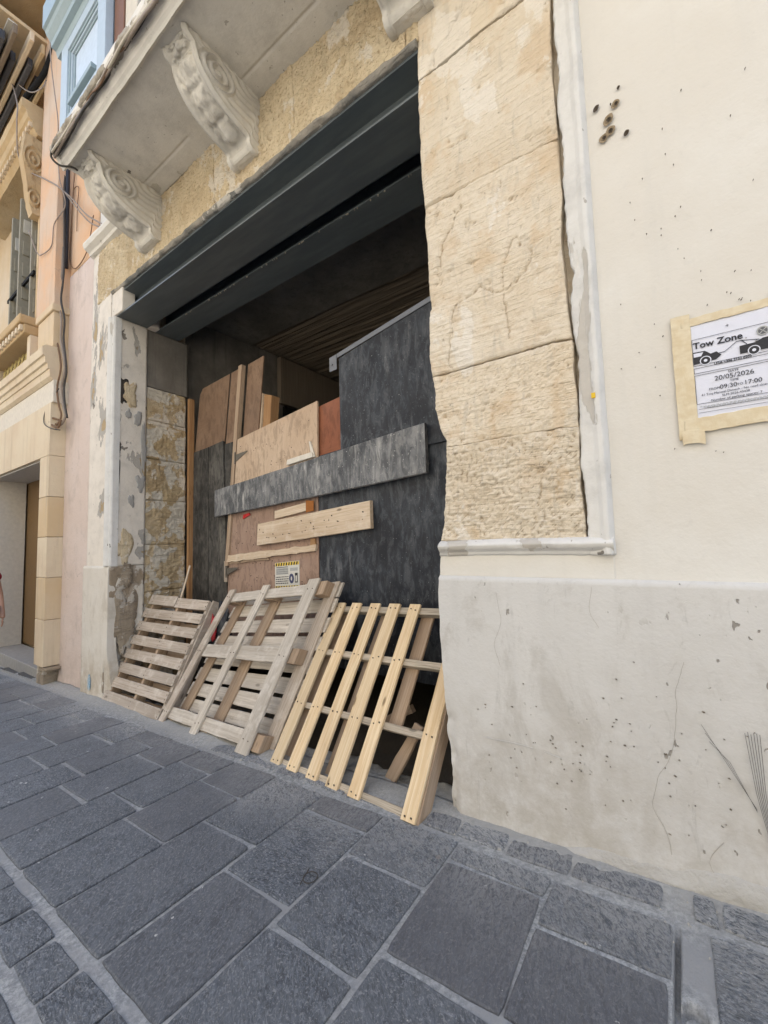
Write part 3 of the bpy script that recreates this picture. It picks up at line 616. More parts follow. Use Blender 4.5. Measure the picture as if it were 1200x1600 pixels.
# ---- balcony slab
sy = np.concatenate([np.linspace(1.30, 1.82, 40), [1.824, 1.828, 1.832, 1.836], np.linspace(1.842, 2.0, 14)])
X, Yg = np.meshgrid(np.linspace(-4.42, 1.8, 300), sy, indexing='ij')
Zs = 4.945+.003*fbm(X*2, Yg*2, 0, 4, 140)+.004*((Yg > 1.8235) & (Yg < 1.8365))*(vnoise(X*3, 0, 0, 141) > -.75)
BAL = 'balcony_slab'
relief(BAL, np.stack([X, Yg, Zs], -1), (0, 0, .14), MAT['slab'], A)
prism_x('slab_edge_moulding', [(1.325, 4.948), (1.318, 4.915), (1.298, 4.895), (1.285, 4.912), (1.268, 4.925), (1.25, 4.965), (1.225, 4.985), (1.205, 4.99), (1.195, 5.01), (1.195, 5.065), (1.21, 5.075), (1.325, 5.075)], -4.42, 1.8, MAT['slab'], A, nx=260, amp=.006)
xx, tt_ = np.meshgrid(np.linspace(-4.42, 1.8, 700), np.linspace(0, 1, 14), indexing='ij')
a_ = tt_*math.pi; rr_ = .030+.022*fbm(xx*7, tt_*2, 0, 4, 145)+.014*np.abs(fbm(xx*30, tt_*4, 0, 3, 146))
relief('broken_edge_crust', np.stack([xx, 1.215-rr_*np.sin(a_)*.9+.004, 5.022-rr_*np.cos(a_)*1.1], -1), (0, .02, 0), MAT['lumps'], A)
# ---- corbels
def corbel(x0, x1, sd):
    pr = np.array([(-.02, 4.475), (.03, 4.46), (.075, 4.468), (.105, 4.50), (.105, 4.535), (.13, 4.56), (.20, 4.575), (.29, 4.60), (.38, 4.64), (.46, 4.70), (.515, 4.77), (.54, 4.84), (.55, 4.88), (.585, 4.895), (.61, 4.915), (.615, 4.94)])
    cp = np.array(catmull([(a, b, 0) for a, b in pr], 9))[:, :2]
    n = len(cp); m = 44; tt = np.linspace(0, 1, n); ss = np.linspace(0, 1, m)
    P = np.zeros((n, m, 3)); tan = np.gradient(cp, axis=0); nrm = np.stack([tan[:, 1], -tan[:, 0]], 1); nrm /= np.linalg.norm(nrm, axis=1)[:, None]
    w = x1-x0
    for j, s in enumerate(ss):
        X = x0+w*s; c = abs(s-.5)*2
        rim = np.exp(-((c-.84)/.11)**2)*.026; mid = -.016*(c < .70)
        u = tt*9; leaf = (.050*np.abs(fbm(s*6+0*u, u*1.6, sd, 4, sd))-.016*np.exp(-((np.abs(np.sin(u*2.3))-.0)/.22)**2)*(c < .6)+.022*np.exp(-(c/.38)**2)*(.6+.4*np.sin(u*4.2+1.5*c)))*sstep(.30, .42, tt)*(c < .72)
        ball = .036*np.exp(-(((s-.5)*w/.042)**2+((tt-.36)*.9/.05)**2))
        roll = .010*np.exp(-((tt-.12)/.08)**2)*math.cos(c*1.3)
        scal = .008*np.abs(np.sin(tt*60))*(c > .9)*0
        d = rim*sstep(.2, .35, tt)+mid+leaf+ball+roll
        d = d+.003*fbm(s*9+0*u, u*3, sd, 3, sd+5)
        P[:, j, 0] = X; P[:, j, 1] = 2.0-(cp[:, 0]+nrm[:, 0]*d); P[:, j, 2] = np.minimum(cp[:, 1]+nrm[:, 1]*d, 4.95)
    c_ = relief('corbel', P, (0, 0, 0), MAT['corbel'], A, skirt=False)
    for sgn, X, jj in ((1, x1, -1), (-1, x0, 0)):
        k = 46; Q = np.zeros((n, k, 3)); r = np.linspace(0, 1, k)
        anc = np.array([-.02, 4.96])
        for i in range(n):
            a = np.array([2.0-P[i, jj, 1], P[i, jj, 2]])
            Q[i, :, 1] = 2.0-(a[0]+(anc[0]-a[0])*r); Q[i, :, 2] = a[1]+(anc[1]-a[1])*r
        dd = 2.0-Q[:, :, 1]; zz = Q[:, :, 2]; ce = (.375, 4.805)
        rr = np.hypot((dd-ce[0]), (zz-ce[1])*1.15); th = np.arctan2(zz-ce[1], dd-ce[0])
        spiral = .5+.5*np.cos(2*np.pi*(rr/.052)-th); rel = .024*(spiral-.5)*sstep(.155, .135, rr)*sstep(.012, .03, rr)
        off = np.hypot(Q[:, :, 1]-P[:, jj, 1][:, None], zz-P[:, jj, 2][:, None])
        groove = -.012*np.exp(-((off-.030)/.007)**2)
        swir = .006*np.sin(off*95+dd*10)*sstep(.15, .17, rr)*sstep(.04, .06, off)
        Q[:, :, 0] = X+sgn*(rel*1.3+groove+swir+.003*fbm(dd*12, zz*12, sd, 3, sd+8))*sstep(0, .012, off)
        relief('corbel_cheek', Q, (0, 0, 0), MAT['corbel'], c_, skirt=False)
    box('corbel_end', (x0+.004, 1.93, 4.47), (x1-.004, 2.03, 4.955), MAT['corbel'], c_)
for k, (a, b) in enumerate([(-4.36, -4.03), (-2.79, -2.50), (-1.25, -.96)]): corbel(a, b, 150+k*11)
# ---- room behind the opening
box('room_wall', (-5.45, 2.861, -.6), (-5.25, 6.5, 4.9), MAT['conc'], A)
box('room_wall', (-6.0, 6.4, -.6), (2.0, 6.6, 4.9), MAT['conc'], A)
box('room_wall', (1.0, 2.87, -.6), (1.2, 6.39, 4.9), MAT['conc'], A)
box('room_lintel', (-5.247, 4.50, 3.72), (-5.16, 6.38, 4.49), MAT['concrib'], A)
box('doorway_shade_block', (-5.245, 4.6, -.3), (-5.18, 6.3, 3.70), MAT['dark'], A)  # solid block, its black colour stands in for the unlit doorway
box('room_ceiling', (-5.6, 2.865, 4.50), (1.2, 3.97, 4.70), MAT['conc'], A)
X, Yg = np.meshgrid(np.linspace(-5.25, 1.0, 140), np.linspace(3.972, 6.5, 160), indexing='ij')
relief('board_marked_ceiling', np.stack([X, Yg, 4.53+.006*np.abs(np.sin(Yg*33+.9*fbm(X*1.5, Yg*2, 0, 3, 160)))+.026*fbm(X*1.2, Yg*26, 0, 5, 161)], -1), (0, 0, .2), MAT['concrib'], A)
box('room_upper_floor', (-5.6, 2.865, 4.72), (1.2, 8.0, 4.9), MAT['conc'], A)
fl = flat('dusty_room_floor', (.10, .085, .065), .95, sc=6, bump=.01)
mobj('room_floor', [(-5.24, 2.07, -.25), (.99, 2.07, .07), (.99, 6.39, .0), (-5.24, 6.39, -.25), (-5.24, 2.07, -.6), (.99, 2.07, -.6), (.99, 6.39, -.6), (-5.24, 6.39, -.6)], [(0, 1, 2, 3), (4, 5, 6, 7), (0, 1, 5, 4), (1, 2, 6, 5), (2, 3, 7, 6), (3, 0, 4, 7)], fl, A)

# ================================================================== timber balcony above the slab (part of the townhouse)
blue = flat('pale_blue_gloss_paint', (.42, .50, .56), .5, .4, var=.06); bluey = flat('blue_grey_moulding', (.30, .38, .41), .5, .4, var=.08)
redw = flat('reddish_timber', (.20, .10, .06), .6); creamw = flat('cream_timber', (.62, .56, .45), .6); peachw = flat('raw_timber', (.52, .33, .20), .7)
TB = box('timber_balcony', (-4.34, 1.30, 5.08), (-3.45, 1.34, 8.5), blue, A)
def tb(name, a, b, m, bev=.004): return box(name, a, b, m, TB, bev=bev)
tb('sill_board', (-4.37, 1.215, 5.082), (-3.30, 1.299, 5.13), blue); tb('sill_board', (-4.36, 1.232, 5.131), (-3.42, 1.299, 5.165), bluey)
tb('corner_stile', (-4.36, 1.24, 5.17), (-4.21, 1.299, 6.0), blue); tb('corner_stile', (-3.56, 1.24, 5.17), (-3.41, 1.299, 6.0), blue)
tb('rail', (-4.209, 1.241, 5.17), (-3.561, 1.299, 5.235), blue); tb('rail', (-4.209, 1.241, 5.90), (-3.561, 1.299, 6.0), blue)
for k, (d, y) in enumerate(((0, 1.252), (.022, 1.262), (.044, 1.275))):
    m = (bluey, blue, bluey)[k]; x0, x1, z0, z1 = -4.209+d, -3.561-d, 5.236+d, 5.899-d; w = .0215
    tb('panel_bead', (x0, y, z0), (x0+w, 1.299, z1), m, .003); tb('panel_bead', (x1-w, y, z0), (x1, 1.299, z1), m, .003)
    tb('panel_bead', (x0+w, y+.001, z0), (x1-w, 1.299, z0+w), m, .003); tb('panel_bead', (x0+w, y+.001, z1-w), (x1-w, 1.299, z1), m, .003)
tb('lower_shelf', (-4.13, 1.225, 5.30), (-3.63, 1.274, 5.345), bluey); tb('sunk_panel', (-4.14, 1.285, 5.305), (-3.63, 1.298, 5.83), flat('pale_glazed_panel', (.56, .64, .70), .35, .5))
prism_x('cornice', [(1.299, 6.0), (1.24, 6.0), (1.225, 6.05), (1.19, 6.06), (1.185, 6.10), (1.15, 6.14), (1.14, 6.17), (1.12, 6.18), (1.12, 6.40), (1.13, 6.42), (1.299, 6.42)], -4.46, -2.6, bluey, TB)
tb('post', (-3.40, 1.30, 5.08), (-3.235, 1.36, 8.5), redw); tb('post', (-3.23, 1.31, 5.08), (-3.04, 1.37, 8.5), creamw)
tb('side_panel', (-4.34, 1.345, 5.08), (-4.30, 2.03, 8.5), blue)
db = bil((-3.03, 1.34, 5.10), (-2.2, 1.34, 5.10), (-3.03, 1.34, 6.1), (-2.2, 1.34, 6.1))
f2 = bil((-3.02, 1.33, 5.09), (-2.93, 1.33, 5.09), (-2.62, 1.33, 5.75), (-2.53, 1.33, 5.75)); board('brace', f2, 0, 1, 0, 1, 0, .05, peachw, TB)
tb('opening_shade_panel', (-3.035, 1.9, 5.08), (-1.2, 1.95, 8.5), MAT['dark'])  # dark sheet painted as the shade inside the open bay

# ================================================================== neighbouring townhouse on the left
B = thing('neighbouring_townhouse', 'peach and honey stone townhouse with carved windows beyond the cream one', 'building', (-7.5, 2.05, gz(-7.5)))
pale = plaster('pale_pink_render', (.60, .50, .44), (.62, .53, .48), dirt=.5, dirtc=(.36, .30, .25), dz=(-.5, .3), streak=.2, bump=.003)
peach = plaster('peach_wash', (.66, .41, .24), (.60, .46, .34), streak=.7, bump=.003)
honey = plaster('honey_stone', (.58, .44, .27), (.62, .50, .35), streak=.8, cracks=False); honey2 = plaster('cream_streaked_stone', (.66, .56, .41), (.60, .48, .34), streak=.6, cracks=False, bump=.002)
ocre = plaster('carved_ochre_stone', (.46, .32, .165), (.56, .42, .25), streak=.5, cracks=False, bump=.004)
X, Zg = grid(-6.62, -5.69, -.6, 5.15, .03); relief('render_panel', np.stack([X, 2.05+.004*fbm(X*2, Zg*2, 0, 4, 200)-.012*(1-sstep(0, .15, Zg-gz(X))), Zg], -1), (0, .1, 0), pale, B)
X, Zg = grid(-6.62, -5.673, 5.152, 9.5, .05); relief('wash_panel', np.stack([X, 2.052+.006*fbm(X*2, Zg*2, 0, 4, 201), Zg], -1), (0, .1, 0), peach, B)
box('core_wall', (-16, 2.48, -1.2), (-5.68, 3.2, 13), honey, B)
# pier and frame of the ground floor doorway
def bx(name, a, b, m, bev=.006, p=B): return box(name, a, b, m, p, bev=bev)
zs_ = [.0, .55, 1.08, 1.6, 2.12, 2.66]
for i in range(5): bx('pier_stone', (-6.93, 1.875, zs_[i]+.002-(.03 if i == 0 else 0)), (-6.60, 2.47, zs_[i+1]-.002), honey if i % 2 else honey2, .008)
bx('pier_base', (-6.90, 1.90, -.45), (-6.66, 2.47, -.035), MAT['rubble'], .012); bx('loose_render_flap', (-6.68, 1.885, -.07), (-6.52, 2.05, -.035), MAT['peel_low'], .01)
for i, (a, b) in enumerate([(-9.0, -8.2), (-8.2, -7.45), (-7.45, -6.60)]): bx('lintel_panel', (a+.002, 1.878, 2.662), (b-.002, 2.47, 3.36), honey2, .004)
bx('lintel_panel', (-11, 1.878, 2.662), (-9.004, 2.47, 3.36), honey2, .004)
bx('white_band', (-11, 1.89, 3.362), (-6.56, 2.47, 3.66), flat('whitewashed_band', (.68, .62, .52), .8), .004)
prism_x('cornice', [(2.3, 3.662), (1.885, 3.662), (1.85, 3.70), (1.845, 3.79), (1.83, 3.795), (1.822, 3.86), (1.80, 3.87), (1.792, 3.95), (1.77, 3.96), (1.76, 4.06), (1.80, 4.10), (2.3, 4.12)], -11, -6.57, honey2, B, nx=60, amp=.003)
bx('pedestal', (-7.20, 1.88, 4.121), (-6.60, 2.3, 4.60), honey, .008); bx('pedestal_cap', (-7.24, 1.855, 4.602), (-6.575, 2.3, 4.70), honey, .012)
X, Zg = grid(-7.32, -6.60, 4.70, 9.5, .04); relief('peach_pilaster', np.stack([X, 1.885+.01*fbm(X*2, Zg*1.2, 0, 4, 203)+0*X, Zg], -1), (0, .4, 0), peach, B)
bx('jamb_wall', (-7.50, 2.0, 4.125), (-7.325, 2.47, 9.5), peach, .004)
# doorway recess
bx('door_jamb', (-11.0, 1.90, -.5), (-9.45, 2.38, 2.655), flat('white_door_jamb', (.58, .54, .47), .8, bump=.003), .004)
bx('door', (-9.445, 2.40, -.14), (-6.935, 2.46, 2.655), flat('brown_door', (.20, .12, .05), .55), .003)
bx('soffit', (-9.445, 1.92, 2.640), (-6.935, 2.395, 2.66), flat('white_soffit', (.55, .53, .49), .8), .001)
bx('threshold', (-9.6, 1.99, -.55), (-6.95, 2.39, -.16), flat('worn_threshold', (.33, .32, .30), .8, bump=.004), .01)
# ornate window group
bx('window_sill', (-10.5, 1.735, 4.70), (-7.49, 2.2, 4.83), ocre, .02); bx('sill_bed', (-10.5, 1.79, 4.56), (-7.49, 2.2, 4.695), ocre, .015)
bx('apron_frame', (-7.62, 1.865, 4.125), (-7.49, 2.2, 4.555), honey2, .006); bx('apron_frame', (-10.5, 1.865, 4.125), (-9.4, 2.2, 4.555), honey2, .006)
bx('apron_back', (-9.39, 2.02, 4.125), (-7.625, 2.2, 4.555), flat('dark_apron', (.16, .12, .09), .8), .002)
orn = []
for k in range(9):
    cx = -9.2+k*.19
    for j in range(10):
        a = j/10*2*math.pi; orn.append(tube_data(catmull([np.array((cx, 1.985, 4.34)), np.array((cx+.05*math.cos(a), 1.965, 4.34+.11*math.sin(a))), np.array((cx+.085*math.cos(a+.35), 1.985, 4.34+.19*math.sin(a+.35)))], 3), .009, 4))
    orn.append(box_data((cx-.025, 1.955, 4.31), (cx+.025, 1.985, 4.37)))
mobj('carved_foliage', *join_data(orn), flat('gilded_carving', (.50, .40, .16), .6), B, kind='stuff')
for k in range(16): bx('dentil', (-7.60-k*.16, 1.752, 4.60), (-7.52-k*.16, 1.79, 4.68), honey2, .004)
# shutters standing open
shut = flat('olive_grey_shutter', (.30, .27, .20), .7); shut2 = flat('pale_louvre', (.55, .52, .44), .7)
bx('window_back', (-10.5, 2.3, 4.835), (-7.505, 2.47, 7.6), MAT['dark'], 0)
bx('window_frame', (-7.58, 1.93, 4.835), (-7.505, 2.29, 7.4), ocre, .008)
for x, y in ((-7.72, 1.90), (-8.15, 1.86), (-8.75, 1.90)):
    sh = bx('shutter', (x-.05, y, 4.90), (x, y+.36, 7.0), shut, .006)
    for k in range(5): box('louvre', (x+.002, y+.04, 5.0+k*.36), (x+.02, y+.32, 5.22+k*.36), shut2 if k == 4 else shut, sh, bev=.004)
bx('shutter_bar', (-8.9, 1.90, 5.55), (-7.6, 1.93, 5.60), MAT['dark'], 0)
# hood over the window: fascia, dentils, scroll console
prism_x('window_hood', [(2.2, 7.62), (1.86, 7.62), (1.80, 7.70), (1.79, 7.78), (1.74, 7.82), (1.72, 7.90), (1.67, 7.94), (1.655, 8.03), (1.66, 8.06), (2.2, 8.10)], -10.6, -7.44, ocre, B, nx=50, amp=.004)
for k in range(24): bx('dentil', (-7.52-k*.13, 1.755, 7.70), (-7.455-k*.13, 1.80, 7.775), honey, .004)
s, T = np.meshgrid(np.linspace(0, 1, 40), np.linspace(0, 1, 60), indexing='ij')
Zc = 6.40+T*1.2; Yf = np.interp(T, [0, .15, .4, .7, 1], [1.84, 1.80, 1.76, 1.70, 1.73]); Yc = Yf+(2.0-Yf)*s
rr = np.hypot((Yc-1.84), (Zc-7.25)*.6); rr2 = np.hypot((Yc-1.86), (Zc-6.65)*.6)
relief('scroll_console', np.stack([-7.50+.022*np.sin(rr*120)*(rr < .12)+.022*np.sin(rr2*130)*(rr2 < .09)+.012*fbm(Yc*16, Zc*9, 0, 3, 210), Yc, Zc], -1), (-.16, 0, 0), ocre, B)
box('console_back', (-7.9, 2.0, 6.3), (-7.45, 2.3, 7.6), ocre, B)
bx('peach_upper_wall', (-7.44, 2.0, 8.1), (-7.33, 2.4, 9.5), peach, .004)
# upper timber balcony of the neighbour: dark joists and pale boards
js_ = [flat('dark_joist', (.09, .085, .085), .7), ocre, flat('brown_joist', (.20, .15, .10), .7), honey]
for k, (y, xe, w, m) in enumerate([(1.93, -6.95, .05, 1), (1.86, -7.6, .055, 0), (1.79, -7.05, .045, 1), (1.72, -7.35, .06, 0), (1.64, -6.95, .05, 3), (1.56, -7.5, .06, 0), (1.47, -7.0, .05, 2), (1.39, -7.25, .055, 0), (1.31, -7.7, .05, 3), (1.23, -7.1, .05, 0), (1.14, -7.2, .06, 2)]):
    bx('balcony_joist', (-14, y-w/2, 8.52+.03*(k % 3)), (xe, y+w/2, 8.66+.03*(k % 3)), js_[m], .008)
bx('louvre_strip', (-14, 1.40, 8.70), (-7.05, 1.50, 8.72), flat('pale_slatted_strip', (.6, .55, .45), .7), .004)
tube('drain_pipe', [(-6.95, 1.93, 8.95), (-7.2, 1.85, 8.45), (-7.55, 1.72, 8.15)], .035, MAT['dark'], B, sides=10)
bx('balcony_floor', (-14, 1.05, 8.98), (-7.25, 1.99, 9.04), honey, .01)
bx('balcony_fascia', (-14, 1.0, 8.75), (-7.3, 1.05, 9.5), flat('black_fascia', (.03, .035, .045), .6), .01)
bx('eaves_cornice', (-14, .95, 9.6), (-5.9, 2.48, 10.0), ocre, .02)
bx('eaves_wall', (-14, 1.99, 9.05), (-5.7, 2.47, 9.59), peach, .004)
# pipe and cables on the corner
pv = flat('dark_downpipe', (.030, .034, .045), .5); tube('downpipe', [(-6.585, 1.99, 5.25), (-6.60, 1.99, 6.2), (-6.62, 1.99, 7.6)], .028, pv, B, sides=10)
dk = flat('dark_cable', (.06, .055, .05), .6); lt = flat('grey_cable', (.30, .25, .21), .65); br = flat('brown_cable', (.20, .12, .07), .65)
def cable(pts, r, m, label, cat='cable', g=None, n=8): o = tube('cable', pts, r, m, n=n); tag(o, label, cat, g); return o
cable([(-6.715, 1.96, 6.871), (-6.604, 1.96, 5.411), (-6.613, 1.95, 5.046), (-6.629, 1.94, 4.777), (-6.547, 1.95, 4.484), (-6.549, 1.95, 4.22), (-6.414, 1.95, 3.919), (-6.378, 1.95, 3.738), (-6.475, 1.95, 3.549), (-6.413, 1.95, 3.321), (-6.344, 1.96, 3.141), (-6.491, 1.96, 3.052), (-6.621, 1.95, 3.091)], .014, lt, 'pale thick cable of the bundle running down the corner beside the pink wall')
cable([(-6.63, 1.955, 6.844), (-6.53, 1.955, 5.395), (-6.515, 1.945, 5.017), (-6.53, 1.935, 4.75), (-6.44, 1.95, 4.46), (-6.45, 1.95, 4.199), (-6.33, 1.94, 3.9), (-6.30, 1.945, 3.70), (-6.38, 1.95, 3.532), (-6.33, 1.945, 3.307), (-6.26, 1.955, 3.10)], .013, dk, 'black cable nearest the pink wall in the corner bundle')
cable([(-6.66, 1.93, 5.427), (-6.70, 1.93, 5.075), (-6.71, 1.93, 4.804), (-6.63, 1.93, 4.509), (-6.63, 1.93, 4.243), (-6.50, 1.935, 3.938), (-6.46, 1.93, 3.756), (-6.56, 1.93, 3.565), (-6.50, 1.93, 3.336), (-6.42, 1.94, 3.154), (-6.57, 1.94, 3.065), (-6.66, 1.93, 3.15)], .011, br, 'brown cable of the corner bundle ending in a coil above the doorway pier')
cable([(-6.498, 1.93, 3.531), (-6.711, 1.9, 3.391), (-6.823, 1.88, 3.262), (-6.76, 1.86, 3.102), (-6.538, 1.87, 2.997), (-6.409, 1.93, 2.963)], .006, dk, 'thin cable making a wide loop over the top of the doorway pier')
cable([(-6.499, 1.94, 3.116), (-6.618, 1.90, 3.152), (-6.636, 1.89, 3.087), (-6.503, 1.93, 3.013), (-6.42, 1.94, 3.10)], .013, br, 'short brown coil at the lower end of the corner cables')
cable([(-8.965, 1.7, 9.792), (-7.953, 1.7, 8.691), (-7.274, 1.72, 8.065), (-7.001, 1.78, 8.0), (-7.114, 1.85, 8.257)], .008, lt, 'grey wire sagging under the dark joists at the upper left')
cable([(-8.41, 1.6, 9.099), (-7.937, 1.64, 8.62), (-7.467, 1.62, 7.915), (-7.456, 1.62, 7.622), (-7.678, 1.7, 7.312), (-7.615, 1.8, 7.108), (-7.139, 1.86, 6.762), (-6.625, 1.88, 6.378), (-6.304, 1.95, 6.077), (-5.796, 1.95, 5.596), (-5.312, 1.95, 5.234), (-5.222, 1.97, 5.179), (-5.354, 1.98, 5.226), (-5.777, 1.98, 5.505), (-6.179, 1.97, 5.891), (-6.631, 1.93, 6.387)], .009, lt, 'long wire crossing the carved window and looping below the first corbel')
cable([(-6.444, 1.7, 8.294), (-6.542, 1.75, 7.997), (-6.531, 1.8, 7.566), (-6.528, 1.84, 7.233), (-6.598, 1.87, 6.943), (-6.511, 1.87, 6.427), (-6.431, 1.92, 6.032), (-6.651, 1.87, 5.84), (-6.727, 1.87, 5.568), (-7.031, 1.86, 5.571), (-7.249, 1.85, 5.679), (-7.461, 1.8, 6.087)], .007, lt, 'wire hanging down from the blue balcony in a deep slack curve over peach stone')
cable([(-6.45, 2.03, 6.662), (-6.53, 2.035, 6.368), (-6.58, 2.035, 5.736), (-6.57, 2.035, 5.353), (-6.324, 2.03, 5.161), (-5.974, 2.03, 5.255), (-5.66, 1.98, 5.54)], .006, br, 'thin brown wire looping across the peach wall under the slab end')
cable([(-6.36, 2.035, 5.699), (-6.362, 2.035, 6.064), (-6.334, 2.035, 6.306), (-6.49, 2.035, 6.378), (-6.53, 2.035, 6.257)], .005, br, 'small hooked wire on the peach wall beside the dark downpipe')
wires = []
for k in range(6):
    ph = rng.uniform(0, 6); y0 = 1.222-.004*k
    pts = [(x, y0-.012*math.sin(x*5+ph)-.010*float(fbm(x*3, k, 0, 2, k)), 4.972+.022*math.sin(x*4.1+ph)+.03*float(fbm(x*5, k*3, 0, 3, k+9))) for x in np.linspace(-4.38, 1.5, 70)]
    o = tube('cable', pts, (.011, .008, .012, .007, .010, .006)[k], (dk, lt, lt, br, flat('cream_cable', (.52, .47, .38), .7), lt)[k], n=3, sides=5)
    tag(o, 'old cable clipped along the front edge of the balcony slab in a tangled bundle', 'cable', 'cables tangled along the balcony edge')
cable([(-4.30, 1.19, 4.99), (-4.37, 1.19, 4.93), (-4.36, 1.25, 4.885), (-4.31, 1.34, 4.90), (-4.38, 1.45, 4.93), (-4.43, 1.55, 4.92)], .009, dk, 'black cable end curling under the left corner of the balcony slab')
# ================================================================== opposite side of the street (bounces the daylight)
OP = thing('opposite_townhouse', 'sunlit limestone townhouse across the street behind the viewer', 'building', (-4, -3.2, gz(-4)))
opm = flat('sunlit_limestone', (.56, .54, .495), .9, sc=3)
box('front_wall', (-30, -3.8, -2.2), (14, -3.2, 9.5), opm, OP)
for k in range(14):
    for z in (1.0, 4.6):
        w_ = box('window', (-27+k*2.9, -3.205, z), (-25.9+k*2.9, -3.15, z+1.9), flat('green_shutter', (.09, .16, .12), .6) if k == z == -1 else MAT['wgreyl'], OP, bev=.01)
box('far_row_front', (3.01, 2.0, -.2), (14, 3.2, 9.2), opm, B); bpy.data.objects['far_row_front'].name = 'row_front'

# ================================================================== hoarding inside the opening
a4 = math.radians(4); HU = np.array([math.cos(a4), -math.sin(a4), 0]); HN = np.array([math.sin(a4), math.cos(a4), 0]); HP = np.array([-5.0, 2.9, 0])
def Hf(s, z, w=0.): return HP+HU*s+np.array([0, 0, z])+HN*w
Hf.L = 1.; Hf.H = 1.; Hf.n = HN
HO = thing('site_hoarding', 'patched plywood hoarding of black and brown sheets closing the opening', 'hoarding', (-3.0, 2.78, 0))
def hs(name, q, w0, w1, m, label=None):
    o = sheet(name, Hf, q, w0, w1, MAT[m], HO)
    if label: o['label'] = label
    return o
hs('plywood_sheet', [(2.36, .36), (4.1, .42), (4.1, 2.3), (2.36, 2.2)], -.012, .006, 'black', 'lower black sheet beside the stone pier')
hs('plywood_sheet', [(2.68, 2.10), (4.1, 2.10), (4.1, 3.22), (2.68, 3.01)], -.032, -.014, 'black', 'upper black sheet with a sloping top edge')
hs('plywood_sheet', [(.83, .40), (2.355, .40), (2.37, 1.90), (.92, 1.80)], -.020, -.002, 'brownply', 'brown sheet carrying the safety notice')
hs('plywood_sheet', [(1.02, 1.95), (2.39, 1.95), (2.40, 2.70), (1.10, 2.58)], -.040, -.022, 'ply', 'pale pinkish sheet with a raking top edge')
hs('plywood_sheet', [(2.37, 2.05), (2.69, 2.05), (2.69, 2.685), (2.37, 2.655)], -.008, .008, 'redply', 'small red brown sheet')
hs('plywood_sheet', [(0.0, -.1), (.40, -.1), (.40, 2.62), (.03, 2.61)], .0, .016, 'greyply'); hs('plywood_sheet', [(.41, -.1), (.86, -.1), (.72, 2.64), (.41, 2.62)], .0, .016, 'greyply')
hs('plywood_sheet', [(.72, .2), (1.2, .2), (1.2, 2.62), (.735, 2.60)], .02, .034, 'greyply')
q = bil(Hf(.03, 2.61, -.01), Hf(.735, 2.63, -.01), Hf(.17, 3.39, .02), Hf(.845, 3.41, .02)); 
hs('fibreboard_panel', [(.03, 2.615), (.73, 2.635), (.845, 3.41), (.22, 3.40), (.15, 3.33)], .018, .028, 'card', 'rippled brown fibreboard with a rounded corner')
hs('fibreboard_panel', [(.76, 2.60), (1.05, 2.60), (1.14, 3.42), (.88, 3.41)], .018, .028, 'card'); hs('fibreboard_panel', [(1.10, 2.50), (1.385, 2.50), (1.51, 3.42), (1.22, 3.41)], .018, .030, 'card')
board('timber_batten', bil(Hf(.84, 1.2), Hf(.90, 1.2), Hf(1.125, 3.40), Hf(1.19, 3.40)), 0, 1, 0, 1, -.045, .012, MAT['wbrown'], HO, seg=8, jit=.001)
board('timber_post', bil(Hf(1.36, 2.40), Hf(1.40, 2.40), Hf(1.42, 3.03), Hf(1.46, 3.03)), 0, 1, 0, 1, .035, .16, MAT['wplank'], HO, seg=5, ch=.004)
board('timber_post', bil(Hf(1.41, 2.40), Hf(1.54, 2.40), Hf(1.465, 3.02), Hf(1.59, 2.98)), 0, 1, 0, 1, .05, .16, MAT['worange'], HO, seg=5, ch=.006)
board('timber_post', bil((-5.03, 2.865, -.25), (-4.985, 2.865, -.25), (-5.03, 2.865, 3.30), (-4.985, 2.865, 3.30)), 0, 1, 0, 1, -.02, .05, MAT['worange'], HO, seg=10)
board('long_board', bil(Hf(.68, 1.75), Hf(3.57, 1.885), Hf(.68, 2.055), Hf(3.57, 2.25)), 0, 1, 0, 1, -.078, -.042, MAT['blackdusty'], HO, along='u', seg=20, ch=.006)
board('short_plank', bil(Hf(1.48, 1.41), Hf(3.02, 1.515), Hf(1.50, 1.63), Hf(3.02, 1.74)), 0, 1, 0, 1, -.060, -.022, MAT['wplank'], HO, along='u', seg=16, ch=.005, ragged=.004)
board('short_plank', bil(Hf(1.77, 1.665), Hf(2.31, 1.72), Hf(1.77, 1.745), Hf(2.31, 1.80)), 0, 1, 0, 1, -.050, -.022, MAT['wplank'], HO, along='u', seg=8, ch=.004)
board('rusty_plate', bil(Hf(2.24, 1.70), Hf(2.345, 1.71), Hf(2.24, 1.80), Hf(2.345, 1.81)), 0, 1, 0, 1, -.054, -.0505, flat('rust', (.32, .12, .03), .9, bump=.003), HO, along='u', seg=8, ch=.001, ragged=.02)
board('broken_lath', bil(Hf(.86, 1.235), Hf(2.35, 1.345), Hf(.87, 1.315), Hf(2.36, 1.405)), 0, 1, 0, 1, -.046, -.022, MAT['wplank'], HO, along='u', seg=40, ch=.002, ragged=.016)
board('splintered_lath', bil(Hf(.84, 1.21), Hf(1.65, 1.27), Hf(.84, 1.235), Hf(1.65, 1.285)), 0, 1, 0, 1, -.034, -.021, MAT['wbrown'], HO, along='u', seg=26, ch=.001, ragged=.012)
board('timber_batten', bil(Hf(2.27, 1.38), Hf(2.35, 1.38), Hf(2.28, 1.46), Hf(2.34, 1.46)), 0, 1, 0, 1, -.04, -.021, MAT['worange'], HO, seg=2)
board('white_foam_strip', bil(Hf(1.99, 2.165), Hf(2.36, 2.185), Hf(2.0, 2.215), Hf(2.35, 2.235)), 0, 1, 0, 1, -.07, -.043, flat('white_foam', (.70, .66, .58), .8), HO, along='u', seg=6)
